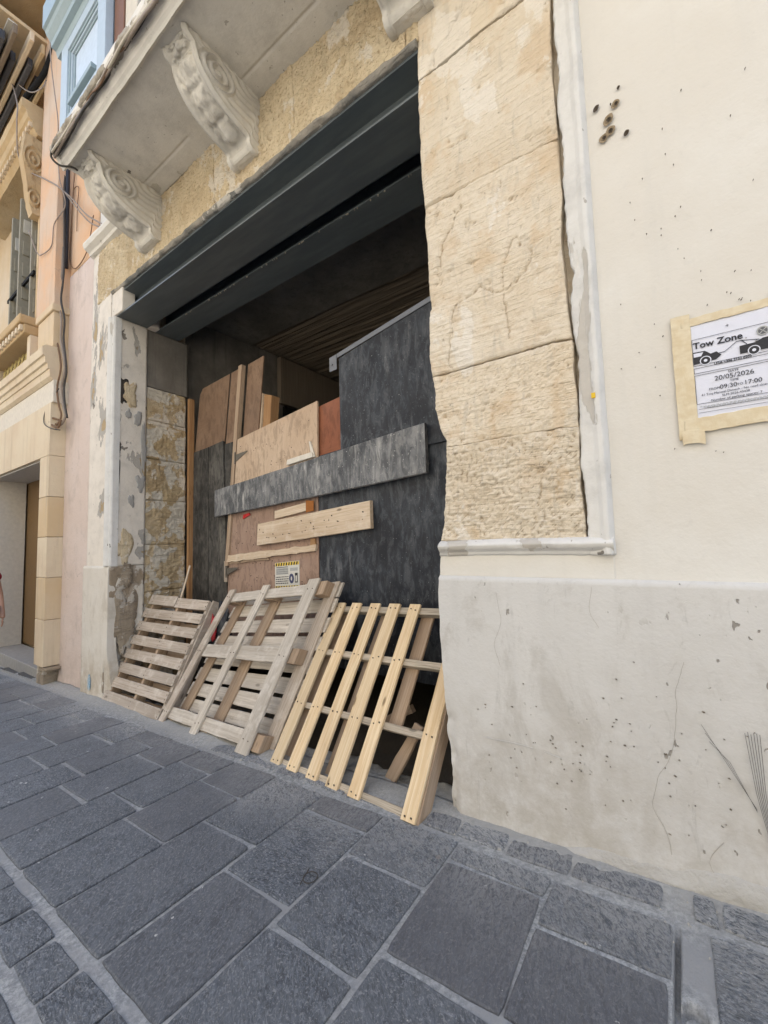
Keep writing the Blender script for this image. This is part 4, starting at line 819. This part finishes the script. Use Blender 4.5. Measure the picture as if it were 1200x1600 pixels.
board('white_foam_strip', bil(Hf(2.33, 2.19), Hf(2.375, 2.19), Hf(2.30, 2.34), Hf(2.315, 2.34)), 0, 1, 0, 1, -.06, -.043, flat('white_foam', (.70, .66, .58), .8), HO, seg=3)
zinc = flat('zinc_angle', (.16, .17, .19), .5, .5, .4)
board('steel_angle', bil(Hf(2.58, 3.005), Hf(4.1, 3.205), Hf(2.58, 3.045), Hf(4.1, 3.245)), 0, 1, 0, 1, -.040, -.034, zinc, HO, along='u', seg=3, ch=.001, jit=0)
board('steel_angle', bil(Hf(2.575, 2.915), Hf(2.665, 2.915), Hf(2.575, 3.04), Hf(2.665, 3.05)), 0, 1, 0, 1, -.046, -.041, zinc, HO, seg=1, ch=.001, jit=0)
for z in (2.97, 2.46): mobj('bolt', *tube_data([Hf(2.61, z, -.046), Hf(2.61, z, -.056)], .008, 8), zinc, HO) if z > 2.9 else None
def hinge(s, z, L):
    g = flat('old_hinge', (.17, .155, .13), .6, .4, .5, bump=.002)
    o = sheet('strap_hinge', Hf, [(s, z-.035), (s+L, z+.045), (s+L, z+.055), (s, z+.045)], -.046, -.0415, g, HO)
    p = [Hf(s-.008, z-.06, -.05), Hf(s-.008, z+.07, -.05)]; mobj('hinge_pin', *tube_data(p, .008, 8), g, o)
hinge(1.07, 2.37, .22); hinge(.885, 1.13, .22)
board('latch_plate', bil(Hf(.80, 1.02), Hf(.86, 1.02), Hf(.80, 1.25), Hf(.86, 1.25)), 0, 1, 0, 1, -.030, -.018, MAT['wgrey'], HO, seg=3)
tag(mobj('red_tag', [Hf(1.18, 1.70, -.030), Hf(1.32, 1.735, -.034), Hf(1.30, 1.76, -.030), Hf(1.20, 1.745, -.036), Hf(1.18, 1.70, -.026), Hf(1.32, 1.735, -.027), Hf(1.30, 1.76, -.026), Hf(1.20, 1.745, -.027)], [(0, 1, 2, 3), (4, 5, 6, 7), (0, 1, 5, 4), (1, 2, 6, 5), (2, 3, 7, 6), (3, 0, 4, 7)], flat('red_plastic', (.55, .03, .03), .5)), 'scrap of red tape tucked under the long black board', 'tape')
nl = []
def nail(p, nrm, r=.0045):
    a = np.cross(nrm, (0, 0, 1.)); a /= np.linalg.norm(a); b = np.cross(nrm, a); V = []
    for k in range(7): t = 2*math.pi*k/7; V.append(p+(a*math.cos(t)+b*math.sin(t))*r*(1+.3*math.sin(k*2.1)))
    V += [v-nrm*.0015 for v in V]; nl.append((V, [tuple(range(7)), tuple(range(7, 14))]+[(k, (k+1) % 7, 7+(k+1) % 7, 7+k) for k in range(7)]))
for k in range(60): nail(Hf(random.uniform(.95, 2.3), random.uniform(.95, 1.68), -.0205), HN, random.uniform(.003, .007))
for k in range(26): s_ = random.uniform(1.5, 2.95); nail(Hf(s_, 1.46+.068*(s_-1.5)+random.uniform(0, .12), -.0605), HN, random.uniform(.004, .008))
for k in range(18): nail(Hf(random.uniform(1.15, 2.35), random.uniform(2.2, 2.55), -.0405), HN, random.uniform(.003, .006))
mobj('nail_heads', *join_data(nl), MAT['nail'], HO, kind='stuff')
# safety notice on the brown sheet
SG = thing('safety_notice', 'safety notice with yellow and black striped edges on the brown plywood', 'sign', tuple(Hf(1.9, 1.0, -.02)))
pap = flat('notice_paper', (.62, .61, .56), .5, var=.05); yel = flat('hazard_yellow', (.70, .52, .08), .5); blk = flat('print_black', (.03, .03, .035), .6); nav = flat('print_navy', (.06, .07, .14), .5); gry = flat('print_grey', (.40, .41, .40), .6)
def sg(name, q, d, m, p=SG): return sheet(name, Hf, q, -.0205-d, -.0203, m, p)
SL = .07
def sq(x0, z0, x1, z1, sh=0): return [(1.73+x0, 1.0+z0+SL*x0), (1.73+x1, 1.0+z0+SL*x1), (1.73+x1+sh, 1.0+z1+SL*x1), (1.73+x0+sh, 1.0+z1+SL*x0)]
bd = sg('notice_board', sq(0, -.015, .37, .235), .002, pap)
sg('hazard_stripe', sq(.005, .20, .365, .232), .003, yel); sg('hazard_stripe', sq(.005, -.012, .365, .010), .003, yel)
for k in range(9): sg('black_stripe', sq(.012+k*.039, .201, .030+k*.039, .231, .008), .0036, blk); sg('black_stripe', sq(.012+k*.039, -.0115, .030+k*.039, .0095, .006), .0036, blk)
st_ = []
for r in range(4):
    x = .012
    while x < .205: w = random.uniform(.008, .03); st_.append(sq(x, .030+r*.020, min(x+w, .21), .039+r*.020)); x += w+.006
for r in range(3):
    st_.append(sq(.02, .125+r*.020, .205, .127+r*.020))
st_.append(sq(.02, .185, .20, .191))
for q in st_: sg('print_line', q, .0028, blk)
sg('pictogram_panel', sq(.02, .118, .205, .18), .0024, gry)
N = 20; ring_ = [(1.73+.255+.036*math.cos(2*math.pi*k/N), 1.0+.075+SL*.255+.046*math.sin(2*math.pi*k/N)) for k in range(N)]; sg('round_pictogram', ring_, .0035, nav)
ring_ = [(1.73+.255+.010*math.cos(2*math.pi*k/N), 1.0+.075+SL*.255+.020*math.sin(2*math.pi*k/N)) for k in range(N)]; sg('pictogram_figure', ring_, .0042, pap)
sg('tall_pictogram', sq(.305, .035, .345, .125), .0030, blk); sg('tall_pictogram', sq(.315, .045, .335, .10), .0038, pap); sg('photo_patch', sq(.235, .145, .345, .175), .003, gry)

# ================================================================== pallets
def nails_for(f, boards, rails, w, parent, horizontal=False):
    global nl
    nl = []
    for (a0, a1) in boards:
        for r in rails:
            for t in (.28, .72):
                a = a0+(a1-a0)*t; rr = r+random.uniform(-.006, .006)
                p = f(rr, a, w-.0006) if horizontal else f(a, rr, w-.0006); nail(p, f.n, random.uniform(.0045, .0065))
    mobj('nail_heads', *join_data(nl), MAT['nail'], parent, kind='stuff')
# yellow one
BL, BR, TL, TR = (-2.31, 1.889, -.016), (-1.135, 1.79, .046), (-2.27, 2.53, .94), (-1.10, 2.46, 1.0)
f = bil(BL, BR, TL, TR)
P1 = thing('pallet', 'yellow new pine pallet leaning nearest the stone pier', 'pallet', (-1.72, 1.84, .01), 'pallets leaning against the hoarding')
sl = [(-.005, .078), (.141, .222), (.301, .380), (.45, .535), (.605, .680), (.921, .995)]
for k, (a, b) in enumerate(sl): board('slat', f, a, b, 0, 1.0 if k != 5 else .99, 0, .020, MAT['wyel'], P1, seg=14, ragged=.0015 if k else .004)
for v0, v1 in ((0.002, .038), (.318, .352), (.645, .682), (.945, .985)): board('cross_rail', f, -.002, .982, v0, v1, .0205, .075, MAT['wrail'], P1, along='u', seg=14, ragged=.002)
for a, b, v_ in ((.01, .085, 0), (.36, .45, 0), (.665, .75, .335)): board('back_slat', f, a, b, v_, 1.0, .0755, .094, MAT['wbrown'], P1, seg=10)
board('side_board', f, .9835, 1.002, -.02, .99, .0205, .112, MAT['wbrown'], P1, seg=10)
board('side_board', f, .955, .982, .30, .36, .0205, .11, MAT['wbrown'], P1, seg=3)
nails_for(f, sl, (.018, .335, .662, .966), 0, P1)
# big grey one in the middle (seen from below)
BL, BR, TL, TR = (-3.86, 1.93, -.10), (-2.53, 1.865, -.028), (-3.43, 2.36, 1.01), (-2.34, 2.42, 1.142)
f = bil(BL, BR, TL, TR)
P2 = thing('pallet', 'grey weathered block pallet showing its underside between the yellow and the small slatted one', 'pallet', (-3.1, 1.9, -.06), 'pallets leaning against the hoarding')
sl = [(-.004, .066), (.402, .474), (.890, .995)]
for k, (a, b) in enumerate(sl): board('base_board', f, a, b, 0, 1.0, 0, .022, MAT['wgrey' if k == 0 else 'wgreyl'], P2, seg=14, ragged=.002)
for v0, v1 in ((.035, .115), (.488, .58), (.905, .975)): board('cross_board', f, .0, .93, v0, v1, .0225, .044, MAT['wgreyl'], P2, along='u', seg=20, ragged=.005)
for u0 in (.0, .44, .95):
    for v0 in (.025, .49, .90): board('block', f, u0, u0+.10, v0, v0+.085, .0445 if u0 < .9 else .028, .118, MAT['wbrown'], P2, seg=2, ch=.005)
for a, b, m in ((.03, .12, 'wbrown'), (.44, .545, 'wbrown'), (.985, 1.085, 'wgrey')): board('stringer_board', f, a, b, -.035, 1.0, .1185, .138, MAT[m], P2, seg=14, ragged=.002)
for v in (.955, .852, .735, .62, .50, .375, .262, .145, .02): board('deck_slat', f, -.02, 1.105, v-.043+random.uniform(-.008, .008), v+.043, .1385, .157, MAT['wgreyl'], P2, along='u', seg=16, ragged=.003)
nails_for(f, sl, (.07, .53, .94), 0, P2)
# left grey one
f = bil((-5.12, 1.97, -.158), (-3.87, 1.93, -.095), (-4.98, 2.42, .88), (-3.85, 2.42, .89))
P3 = thing('pallet', 'small grey pallet with eight level slats leaning beside the white left pilaster', 'pallet', (-4.5, 1.95, -.13), 'pallets leaning against the hoarding')
tops = [.082, .212, .345, .475, .605, .738, .868, .998]; rows = [(t-.088, t) for t in tops]
for k, (a, b) in enumerate(rows):
    if k < 7: board('slat', f, random.uniform(-.03, .0) if k else .0, 1.0, a, b, 0, .018, MAT['wgrey'], P3, along='u', seg=14, ragged=.002)
    else: board('slat', f, -.01, .475, a, b+.01, 0, .018, MAT['wgrey'], P3, along='u', seg=8, ragged=.003); board('slat', f, .49, 1.0, a-.008, b-.005, 0, .018, MAT['wgrey'], P3, along='u', seg=8, ragged=.003)
for a, b in ((.035, .07), (.50, .535), (.965, 1.0)): board('stringer', f, a, b, .0, .985, .0185, .12, MAT['wbrown' if a < .9 else 'wgrey'], P3, seg=8)
for v in (.0, .16, .45, .7, .91): board('back_slat', f, .0, 1.02, v, v+.08, .1205, .138, MAT['wbrown'], P3, along='u', seg=6)
board('side_board', f, 1.002, 1.02, .0, 1.0, .03, .155, MAT['wgrey'], P3, seg=6)
nails_for(f, rows, (.052, .518, .982), 0, P3, True)
# loose sticks
f = bil((-1.52, 2.07, .03), (-1.43, 2.05, .035), (-1.33, 2.13, .36), (-1.27, 2.12, .345)); tag(board('broken_board', f, 0, 1, 0, 1, 0, .02, MAT['wbrown'], None, seg=10, ragged=.01), 'broken splintered board standing behind the gap of the yellow pallet', 'broken board')
f = bil((-1.78, 2.35, .20), (-1.76, 2.35, .165), (-1.50, 2.35, .345), (-1.48, 2.35, .31)); tag(board('broken_lath', f, 0, 1, 0, 1, 0, .04, MAT['wbrown'], None, seg=8, ragged=.006), 'short raking piece of wood in the dark gap behind the yellow pallet', 'broken board')
tag(tube('broom_stick', [(-4.50, 2.36, .55), (-4.45, 2.46, .88), (-4.435, 2.55, 1.215)], .010, MAT['wplank'], sides=8), 'thin wooden stick poking up above the small slatted pallet', 'stick')
rg = np.random.default_rng(3)
def crumple(name, c, s, m, label, cat):
    b = bmesh.new(); bmesh.ops.create_icosphere(b, subdivisions=3, radius=1)
    for v in b.verts:
        d = 1+.45*float(fbm(v.co.x*2, v.co.y*2, v.co.z*2, 3, 5)); v.co = Vector((v.co.x*s[0]*d+c[0], v.co.y*s[1]*d+c[1], v.co.z*s[2]*d+c[2]))
    me = bpy.data.meshes.new(name); b.to_mesh(me); b.free(); me.materials.append(m); o = link(bpy.data.objects.new(name, me)); tag(o, label, cat); return o
crumple('rubbish_sack', (-3.78, 2.52, .58), (.10, .06, .28), flat('dark_sack', (.03, .035, .045), .4, .5), 'dark crumpled sack squeezed between the small pallet and the hoarding', 'sack')
crumple('red_wrapper', (-3.80, 2.43, .62), (.035, .02, .13), flat('red_wrapping', (.42, .04, .05), .5), 'strip of dark red wrapping showing beside the dark sack', 'wrapper')
crumple('white_wrapper', (-3.85, 2.42, .58), (.02, .02, .10), flat('white_wrapping', (.6, .58, .55), .5), 'pale scrap next to the red wrapping behind the pallets', 'wrapper')
# rubble lip inside the opening and grit along the wall foot
Xr, Yr = np.meshgrid(np.linspace(-5.0, -1.04, 330), np.linspace(1.98, 2.34, 34), indexing='ij')
Zr = gz(Xr)-.02+.05*sstep(1.99, 2.06, Yr)*(.5+fbm(Xr*5, Yr*5, 0, 4, 301))-.14*sstep(2.16, 2.33, Yr+.05*fbm(Xr*6, 0, 0, 3, 302))+.012*fbm(Xr*28, Yr*28, 0, 3, 303)
relief('rubble_sill', np.stack([Xr, Yr, Zr], -1), (0, 0, -.1), MAT['mortar'], kind='structure')
gr = []
for k in range(900):
    x = -rg.uniform(-.6, 6.4); y = 1.96-abs(rg.normal(0, .07 if k % 3 else .3)); r = rg.uniform(.0015, .006)*(1.6 if k % 17 == 0 else 1)
    V = [(x+r*a*rg.uniform(.7, 1.3), y+r*b*rg.uniform(.7, 1.3), gz(x)+.002+(r*.9*c if c > 0 else -.002)) for a, b, c in ((1, 0, 0), (-.5, .9, 0), (-.5, -.9, 0), (.1, .1, 1))]
    gr.append((V, [(0, 1, 3), (1, 2, 3), (2, 0, 3), (0, 1, 2)]))
mobj('grit', *join_data(gr), flat('plaster_grit', (.42, .40, .36), .9), kind='stuff')
# wire ring lying on the slabs
rp = [(-1.337+.026*math.cos(t), 1.292+.026*math.sin(t), gz(-1.33)+.012+.002*math.sin(3*t)) for t in np.linspace(.2, 6.2, 14)]
rp = [(-1.375, 1.322, gz(-1.33)+.010), (-1.366, 1.295, gz(-1.33)+.012), (-1.355, 1.272, gz(-1.33)+.011)]+rp[7:]+rp[:7]
tag(tube('wire_ring', [(-1.375, 1.325, gz(-1.33)+.010), (-1.362, 1.29, gz(-1.33)+.012)]+[(-1.335+.028*math.cos(t), 1.292+.030*math.sin(t), gz(-1.33)+.012) for t in np.linspace(math.pi, math.pi*3, 16)]+[(-1.357, 1.275, gz(-1.33)+.011), (-1.345, 1.245, gz(-1.33)+.011)], .0022, dk, n=4), 'little black wire loop lying on the slate slabs', 'wire')
cap = flat('bottle_cap_metal', (.35, .35, .36), .35, .5, .6)
tag(mobj('bottle_cap', *tube_data([np.array((-.935, 1.655, gz(-.93)+.0)), np.array((-.935, 1.655, gz(-.93)+.009))], .010, 12), cap), 'small metal stud set in the joint between the slabs', 'stud')
# drain grate in front of the neighbour's doorway
GRT = thing('drain_grate', 'slotted drain channel in front of the doorway of the peach house', 'drain', (-8.4, 2.0, gz(-8.4)))
gm = flat('grate_iron', (.05, .05, .05), .6, .4)
for k in range(34): x = -10.2+k*.05; box('grate_bar', (x, 1.93, gz(x)-.03), (x+.022, 2.10, gz(x)+.008), gm, GRT)
dkc = flat('drain_cover', (.10, .095, .09), .8, bump=.004)
for k in range(2): x = -8.48+k*.72; mobj('drain_cover', *box_data((x, 1.93, gz(x)-.03), (x+.70, 2.10, gz(x+.35)+.014)), dkc, GRT)
mobj('drain_kerb', [(-10.3, 1.905, gz(-10.3)+.012), (-7.0, 1.905, gz(-7)+.012), (-7.0, 1.927, gz(-7)+.012), (-10.3, 1.927, gz(-10.3)+.012), (-10.3, 1.905, gz(-10.3)-.03), (-7.0, 1.905, gz(-7)-.03), (-7.0, 1.927, gz(-7)-.03), (-10.3, 1.927, gz(-10.3)-.03)], [(0, 1, 2, 3), (4, 5, 6, 7), (0, 1, 5, 4), (1, 2, 6, 5), (2, 3, 7, 6), (3, 0, 4, 7)], MAT['mortar'], GRT)
# blue paint mark
X, Zg = grid(-5.50, -5.41, -.14, .06, .008)
bv = []; N = 20
for r in (1, .55):
    for k in range(N): a = math.pi*2*k/N; bv.append((-5.452+.040*r*math.cos(a), 1.9695, -.06+(.105 if math.sin(a) > 0 else .07)*r*math.sin(a)))
n = NT('blue_spray'); m_ = n.out(n.mix(n.step(n.noise(n.obj, 30, 4), .4, .6), (.20, .35, .48), (.45, .50, .52)), .8)
mobj('blue_paint_mark', bv+[(x, 1.9725, z) for x, y, z in bv[:N]], [(k, (k+1) % N, N+(k+1) % N, N+k) for k in range(N)]+[tuple(range(N, 2*N))]+[(k, (k+1) % N, 2*N+(k+1) % N, 2*N+k) for k in range(N)], m_, A)

# ================================================================== taped tow zone notice on the painted wall
PO = thing('tow_zone_notice', 'taped paper notice reading Tow Zone on the cream wall', 'notice', (.19, 1.99, 1.8))
YP = 1.9885
pp = flat('notice_sheet', (.65, .67, .76), .35, .5, var=.03); tp = None
n = NT('masking_tape'); o = n.obj
c = n.mix(n.step(n.noise(o, 30, 5), .35, .7), (.60, .50, .33), (.66, .58, .42)); c = n.mix(n.math('MULTIPLY', n.step(n.noise(n.map(o, (1, 1, 5)), 9, 5), .5, .7), .4), c, (.52, .42, .27))
tp = n.out(c, .5, n.bump(n.noise(n.map(o, (3, 1, 1)), 28, 5, .6), .002), .4)
def tape(name, x0, x1, z0, z1, sl, y, sd, rag=.002):
    s, t = np.meshgrid(np.linspace(0, 1, 36), np.linspace(0, 1, 30), indexing='ij'); X = x0+(x1-x0)*s; Zt = z0+(z1-z0)*t+sl*(X-x0)
    X = X+rag*fbm(Zt*40, 1, 0, 3, sd); Zt = Zt+rag*fbm(X*40, 2, 0, 3, sd)
    relief(name, np.stack([X, y-.0012-.0016*np.abs(fbm(X*30, Zt*16, 0, 4, sd)), Zt], -1), (0, .003, 0), tp, PO)
s, t = np.meshgrid(np.linspace(0, 1, 40), np.linspace(0, 1, 60), indexing='ij')
relief('paper_sheet', np.stack([.073+.247*s, YP+.0015-.002*fbm(s*2, t*3, 0, 3, 400), 1.835+.372*t+.004*s], -1), (0, .002, 0), pp, PO)
tape('tape_strip', .018, .080, 1.765, 2.258, 0, YP, 401); tape('tape_strip', .05, .335, 2.207, 2.238, .006, YP, 402); tape('tape_strip', .035, .335, 1.786, 1.842, .03, YP, 403, .004); tape('tape_strip', .315, .372, 1.80, 2.26, 0, YP-.001, 404)
tape('tape_strip', .024, .095, 1.748, 1.80, -.10, YP-.002, 405, .008)
YT = YP-.0018
def prt(name, pts, m=blk, d=0): 
    N = len(pts); V = [(x, YT-.0004-d, z) for x, z in pts]+[(x, YT+.0006, z) for x, z in pts]
    return mobj(name, V, [tuple(range(N)), tuple(range(2*N-1, N-1, -1))]+[(k, (k+1) % N, N+(k+1) % N, N+k) for k in range(N)], m, PO)
def ln(x0, z0, x1, z1, t=.0012): 
    dx, dz = x1-x0, z1-z0; l = math.hypot(dx, dz); a, b = -dz/l*t/2, dx/l*t/2
    return prt('printed_line', [(x0+a, z0+b), (x1+a, z1+b), (x1-a, z1-b), (x0-a, z0-b)])
def frame_(x0, z0, x1, z1):
    for q in ((x0, z0, x1, z0), (x0, z1, x1, z1), (x0, z0, x0, z1), (x1, z0, x1, z1)): ln(*q)
def text(t, x, z, size, align='CENTER', name='lettering', bold=0):
    c = bpy.data.curves.new(name, 'FONT'); c.body = t; c.size = size; c.align_x = align; c.extrude = .0002; c.offset = bold; c.resolution_u = 3
    o = bpy.data.objects.new(name, c); COL.objects.link(o); bpy.context.view_layer.update()
    me = bpy.data.meshes.new_from_object(o.evaluated_get(bpy.context.evaluated_depsgraph_get())); bpy.data.objects.remove(o)
    me.transform(Matrix.Translation((x, YT-.0004, z)) @ Matrix.Rotation(math.pi/2, 4, 'X')); me.materials.clear(); me.materials.append(blk)
    return link(bpy.data.objects.new(name, me), PO)
frame_(.081, 2.046, .312, 2.150); frame_(.081, 2.016, .312, 2.036); frame_(.081, 1.896, .312, 2.008); ln(.085, 1.876, .312, 1.876, .0008); ln(.085, 1.862, .312, 1.862, .0008)
text('Tow Zone', .157, 2.113, .034, bold=.0008)
text('LESA +356 2132 0202', .196, 2.0365, .012, bold=.0003)
for t_, z_, s_ in (('DATE', 1.997, .012), ('20/05/2026', 1.975, .025), ('TIME', 1.962, .012)): text(t_, .196, z_, s_)
text('FROM', .137, 1.942, .012); text('09:30', .178, 1.940, .023); text('TO', .211, 1.942, .012); text('17:00', .247, 1.940, .023)
text('41 Triq Manwel Dimech - No road closure', .197, 1.925, .0115); text('SLM-2026-43438', .197, 1.912, .0115); text('Number of parking spaces: 7', .197, 1.8985, .0125)
for r in range(3):
    x = .09+.01*r
    while x < .30: w = random.uniform(.004, .012); prt('small_print', [(x, 1.8845-r*.0035), (x+w, 1.8845-r*.0035), (x+w, 1.8860-r*.0035), (x, 1.8860-r*.0035)], gry, .0001); x += w+.003
def disc(x, z, r, m, d, N=20): prt('wheel', [(x+r*math.cos(2*math.pi*k/N), z+r*math.sin(2*math.pi*k/N)) for k in range(N)], m, d)
prt('towed_car', [(.082, 2.052), (.150, 2.056), (.166, 2.070), (.152, 2.086), (.135, 2.082), (.118, 2.098), (.082, 2.100)]); prt('towed_car_window', [(.083, 2.080), (.106, 2.080), (.113, 2.094), (.083, 2.095)], pp, .0002)
for x, z in ((.118, 2.060), (.258, 2.060)): disc(x, z, .0175, pp, .0003); disc(x, z, .0145, blk, .0005); disc(x, z, .0055, pp, .0007)
ln(.160, 2.078, .176, 2.078, .002); ln(.176, 2.078, .212, 2.106, .0016); ln(.212, 2.106, .226, 2.106, .0022); ln(.226, 2.106, .240, 2.088, .0022); ln(.226, 2.106, .275, 2.096, .002)
prt('tow_truck', [(.219, 2.056), (.311, 2.056), (.311, 2.100), (.285, 2.098), (.262, 2.088), (.219, 2.086)])
disc(.286, 2.124, .017, gry, .0003); disc(.286, 2.124, .013, flat('print_dark_grey', (.12, .12, .13), .6), .0004)
for a in (-1, 1): prt('sign_cross', [(.286-.011, 2.124-a*.011-.0018), (.286+.011, 2.124+a*.011-.0018), (.286+.011, 2.124+a*.011+.0018), (.286-.011, 2.124-a*.011+.0018)], gry, .0006)
text('+', .190, 2.168, .02)
# small yellow sticker on the moulding
tag(box('yellow_sticker', (-.278, 1.960, 1.995), (-.262, 1.9665, 2.018), flat('sticker_yellow', (.75, .50, .03), .5), None, bev=.001), 'small yellow sticker on the white side moulding', 'sticker')

# ================================================================== passer-by at the left edge
def skin_mesh(name, verts, edges, radii, root, mat, parent, sub=2, label=None):
    me = bpy.data.meshes.new(name); me.from_pydata(verts, edges, []); o = link(bpy.data.objects.new(name, me))
    m = o.modifiers.new('s', 'SKIN'); m.use_smooth_shade = True
    for i, r in enumerate(radii): me.skin_vertices[0].data[i].radius = (r, r) if not hasattr(r, '__len__') else r
    me.skin_vertices[0].data[root].use_root = True
    sb = o.modifiers.new('u', 'SUBSURF'); sb.levels = sub; sb.render_levels = sub
    bpy.context.view_layer.update(); dg = bpy.context.evaluated_depsgraph_get(); m2 = bpy.data.meshes.new_from_object(o.evaluated_get(dg)); bpy.data.objects.remove(o)
    m2.name = name; m2.materials.clear(); m2.materials.append(mat); m2.shade_smooth(); q = link(bpy.data.objects.new(name, m2), parent); return q
px, py = -7.6, 1.415; pz = gz(px)+.005
PE = thing('person', 'passer-by in dark red T-shirt and dark shorts at the far left edge', 'person', (px, py, pz))
def pt(x, y, z): return (px-y, py+x, pz+z)
skn = flat('skin', (.50, .29, .21), .5, .4, sc=8); red = flat('dark_red_cotton', (.30, .015, .035), .85, sc=40); navy = flat('dark_shorts', (.02, .022, .035), .85); hair = flat('dark_hair', (.035, .022, .015), .7); wsh = flat('white_trainer', (.6, .6, .58), .6)
V = [pt(0, 0, .98), pt(0, 0, 1.15), pt(0, 0, 1.34), pt(0, 0, 1.47), pt(0, -.01, 1.56), pt(0, -.02, 1.64), pt(0, -.02, 1.73),
     pt(.10, 0, .92), pt(.11, -.06, .50), pt(.115, -.01, .09), pt(.12, -.13, .04), pt(-.10, 0, .92), pt(-.10, .06, .50), pt(-.105, .14, .10), pt(-.11, .03, .045),
     pt(.19, 0, 1.42), pt(.255, .02, 1.14), pt(.275, -.05, .90), pt(.275, -.07, .83), pt(-.19, 0, 1.42), pt(-.25, -.01, 1.14), pt(-.27, -.09, .90), pt(-.27, -.11, .83)]
E_ = [(0, 1), (1, 2), (2, 3), (3, 4), (4, 5), (5, 6), (0, 7), (7, 8), (8, 9), (9, 10), (0, 11), (11, 12), (12, 13), (13, 14), (3, 15), (15, 16), (16, 17), (17, 18), (3, 19), (19, 20), (20, 21), (21, 22)]
rd = [.15, .13, .14, .10, .055, .085, .085, .09, .058, .042, .04, .09, .058, .042, .04, .052, .042, .030, .032, .052, .042, .030, .032]
body = skin_mesh('body', V, E_, rd, 0, skn, PE)
for sx, hand in ((1, V[18]), (-1, V[22])):
    for k, (dx, L) in enumerate(((-.024, .068), (-.008, .078), (.008, .074), (.022, .060))):
        h = Vector(hand)+Vector((-dx, dx*.35*sx, -.03)); skin_mesh('finger', [h, h+Vector((.006, 0, -L*.5)), h+Vector((-.004, -.008*sx, -L))], [(0, 1), (1, 2)], [.0095, .0085, .007], 0, skn, body, 1)
    h = Vector(hand)+Vector((.02, 0, .005)); skin_mesh('thumb', [h, h+Vector((.022, -.012*sx, -.028)), h+Vector((.022, -.014*sx, -.055))], [(0, 1), (1, 2)], [.012, .010, .008], 0, skn, body, 1)
skin_mesh('t_shirt', [pt(0, 0, .96), pt(0, 0, 1.15), pt(0, 0, 1.34), pt(0, 0, 1.46), pt(.195, 0, 1.43), pt(.235, .012, 1.33), pt(-.195, 0, 1.43), pt(-.235, -.006, 1.33)], [(0, 1), (1, 2), (2, 3), (3, 4), (4, 5), (3, 6), (6, 7)], [.165, .155, .16, .115, .075, .070, .075, .070], 0, red, PE)
skin_mesh('shorts', [pt(0, 0, .99), pt(.105, -.005, .90), pt(.112, -.045, .60), pt(-.105, .005, .90), pt(-.102, .045, .60)], [(0, 1), (1, 2), (0, 3), (3, 4)], [.165, .115, .092, .115, .092], 0, navy, PE)
for s_, z_ in ((V[10], 0), (V[14], 0)): skin_mesh('shoe', [(s_[0]-.13, s_[1], pz+.055), (s_[0]-.02, s_[1], pz+.045), (s_[0]+.06, s_[1], pz+.035)], [(0, 1), (1, 2)], [.052, .050, .040], 0, wsh, PE, 2)
skin_mesh('hair', [pt(0, .02, 1.70), pt(0, .01, 1.775), pt(0, -.05, 1.775)], [(0, 1), (1, 2)], [.090, .082, .062], 0, hair, PE, 2)
for x in (-.03, .03): mobj('eye', *tube_data([np.array(pt(x, -.085, 1.685)), np.array(pt(x, -.098, 1.685))], .011, 8), flat('eye_dark', (.03, .02, .02), .3), PE)
skin_mesh('nose', [pt(0, -.085, 1.685), pt(0, -.112, 1.655)], [(0, 1)], [.010, .014], 0, skn, PE, 1)
skin_mesh('mouth', [pt(-.02, -.092, 1.620), pt(.02, -.092, 1.620)], [(0, 1)], [.006, .006], 0, flat('lips', (.38, .13, .12), .5), PE, 1)
for x in (-.088, .088): skin_mesh('ear', [pt(x, -.01, 1.69), pt(x, -.005, 1.655)], [(0, 1)], [.016, .013], 0, skn, PE, 1)
# labels for the wires along the slab
W_ = [o for o in bpy.data.objects if o.get('group') == 'cables tangled along the balcony edge']
for o, l in zip(W_, ('thickest dark cable sagging along the front edge of the balcony slab', 'thin pale grey wire twisted along the balcony edge bundle', 'medium grey cable running in the tangle under the blue timber balcony', 'thin brown wire woven through the tangle on the balcony edge', 'cream painted cable on the front edge of the balcony slab', 'thinnest grey wire hanging lowest on the balcony edge')): o['label'] = l
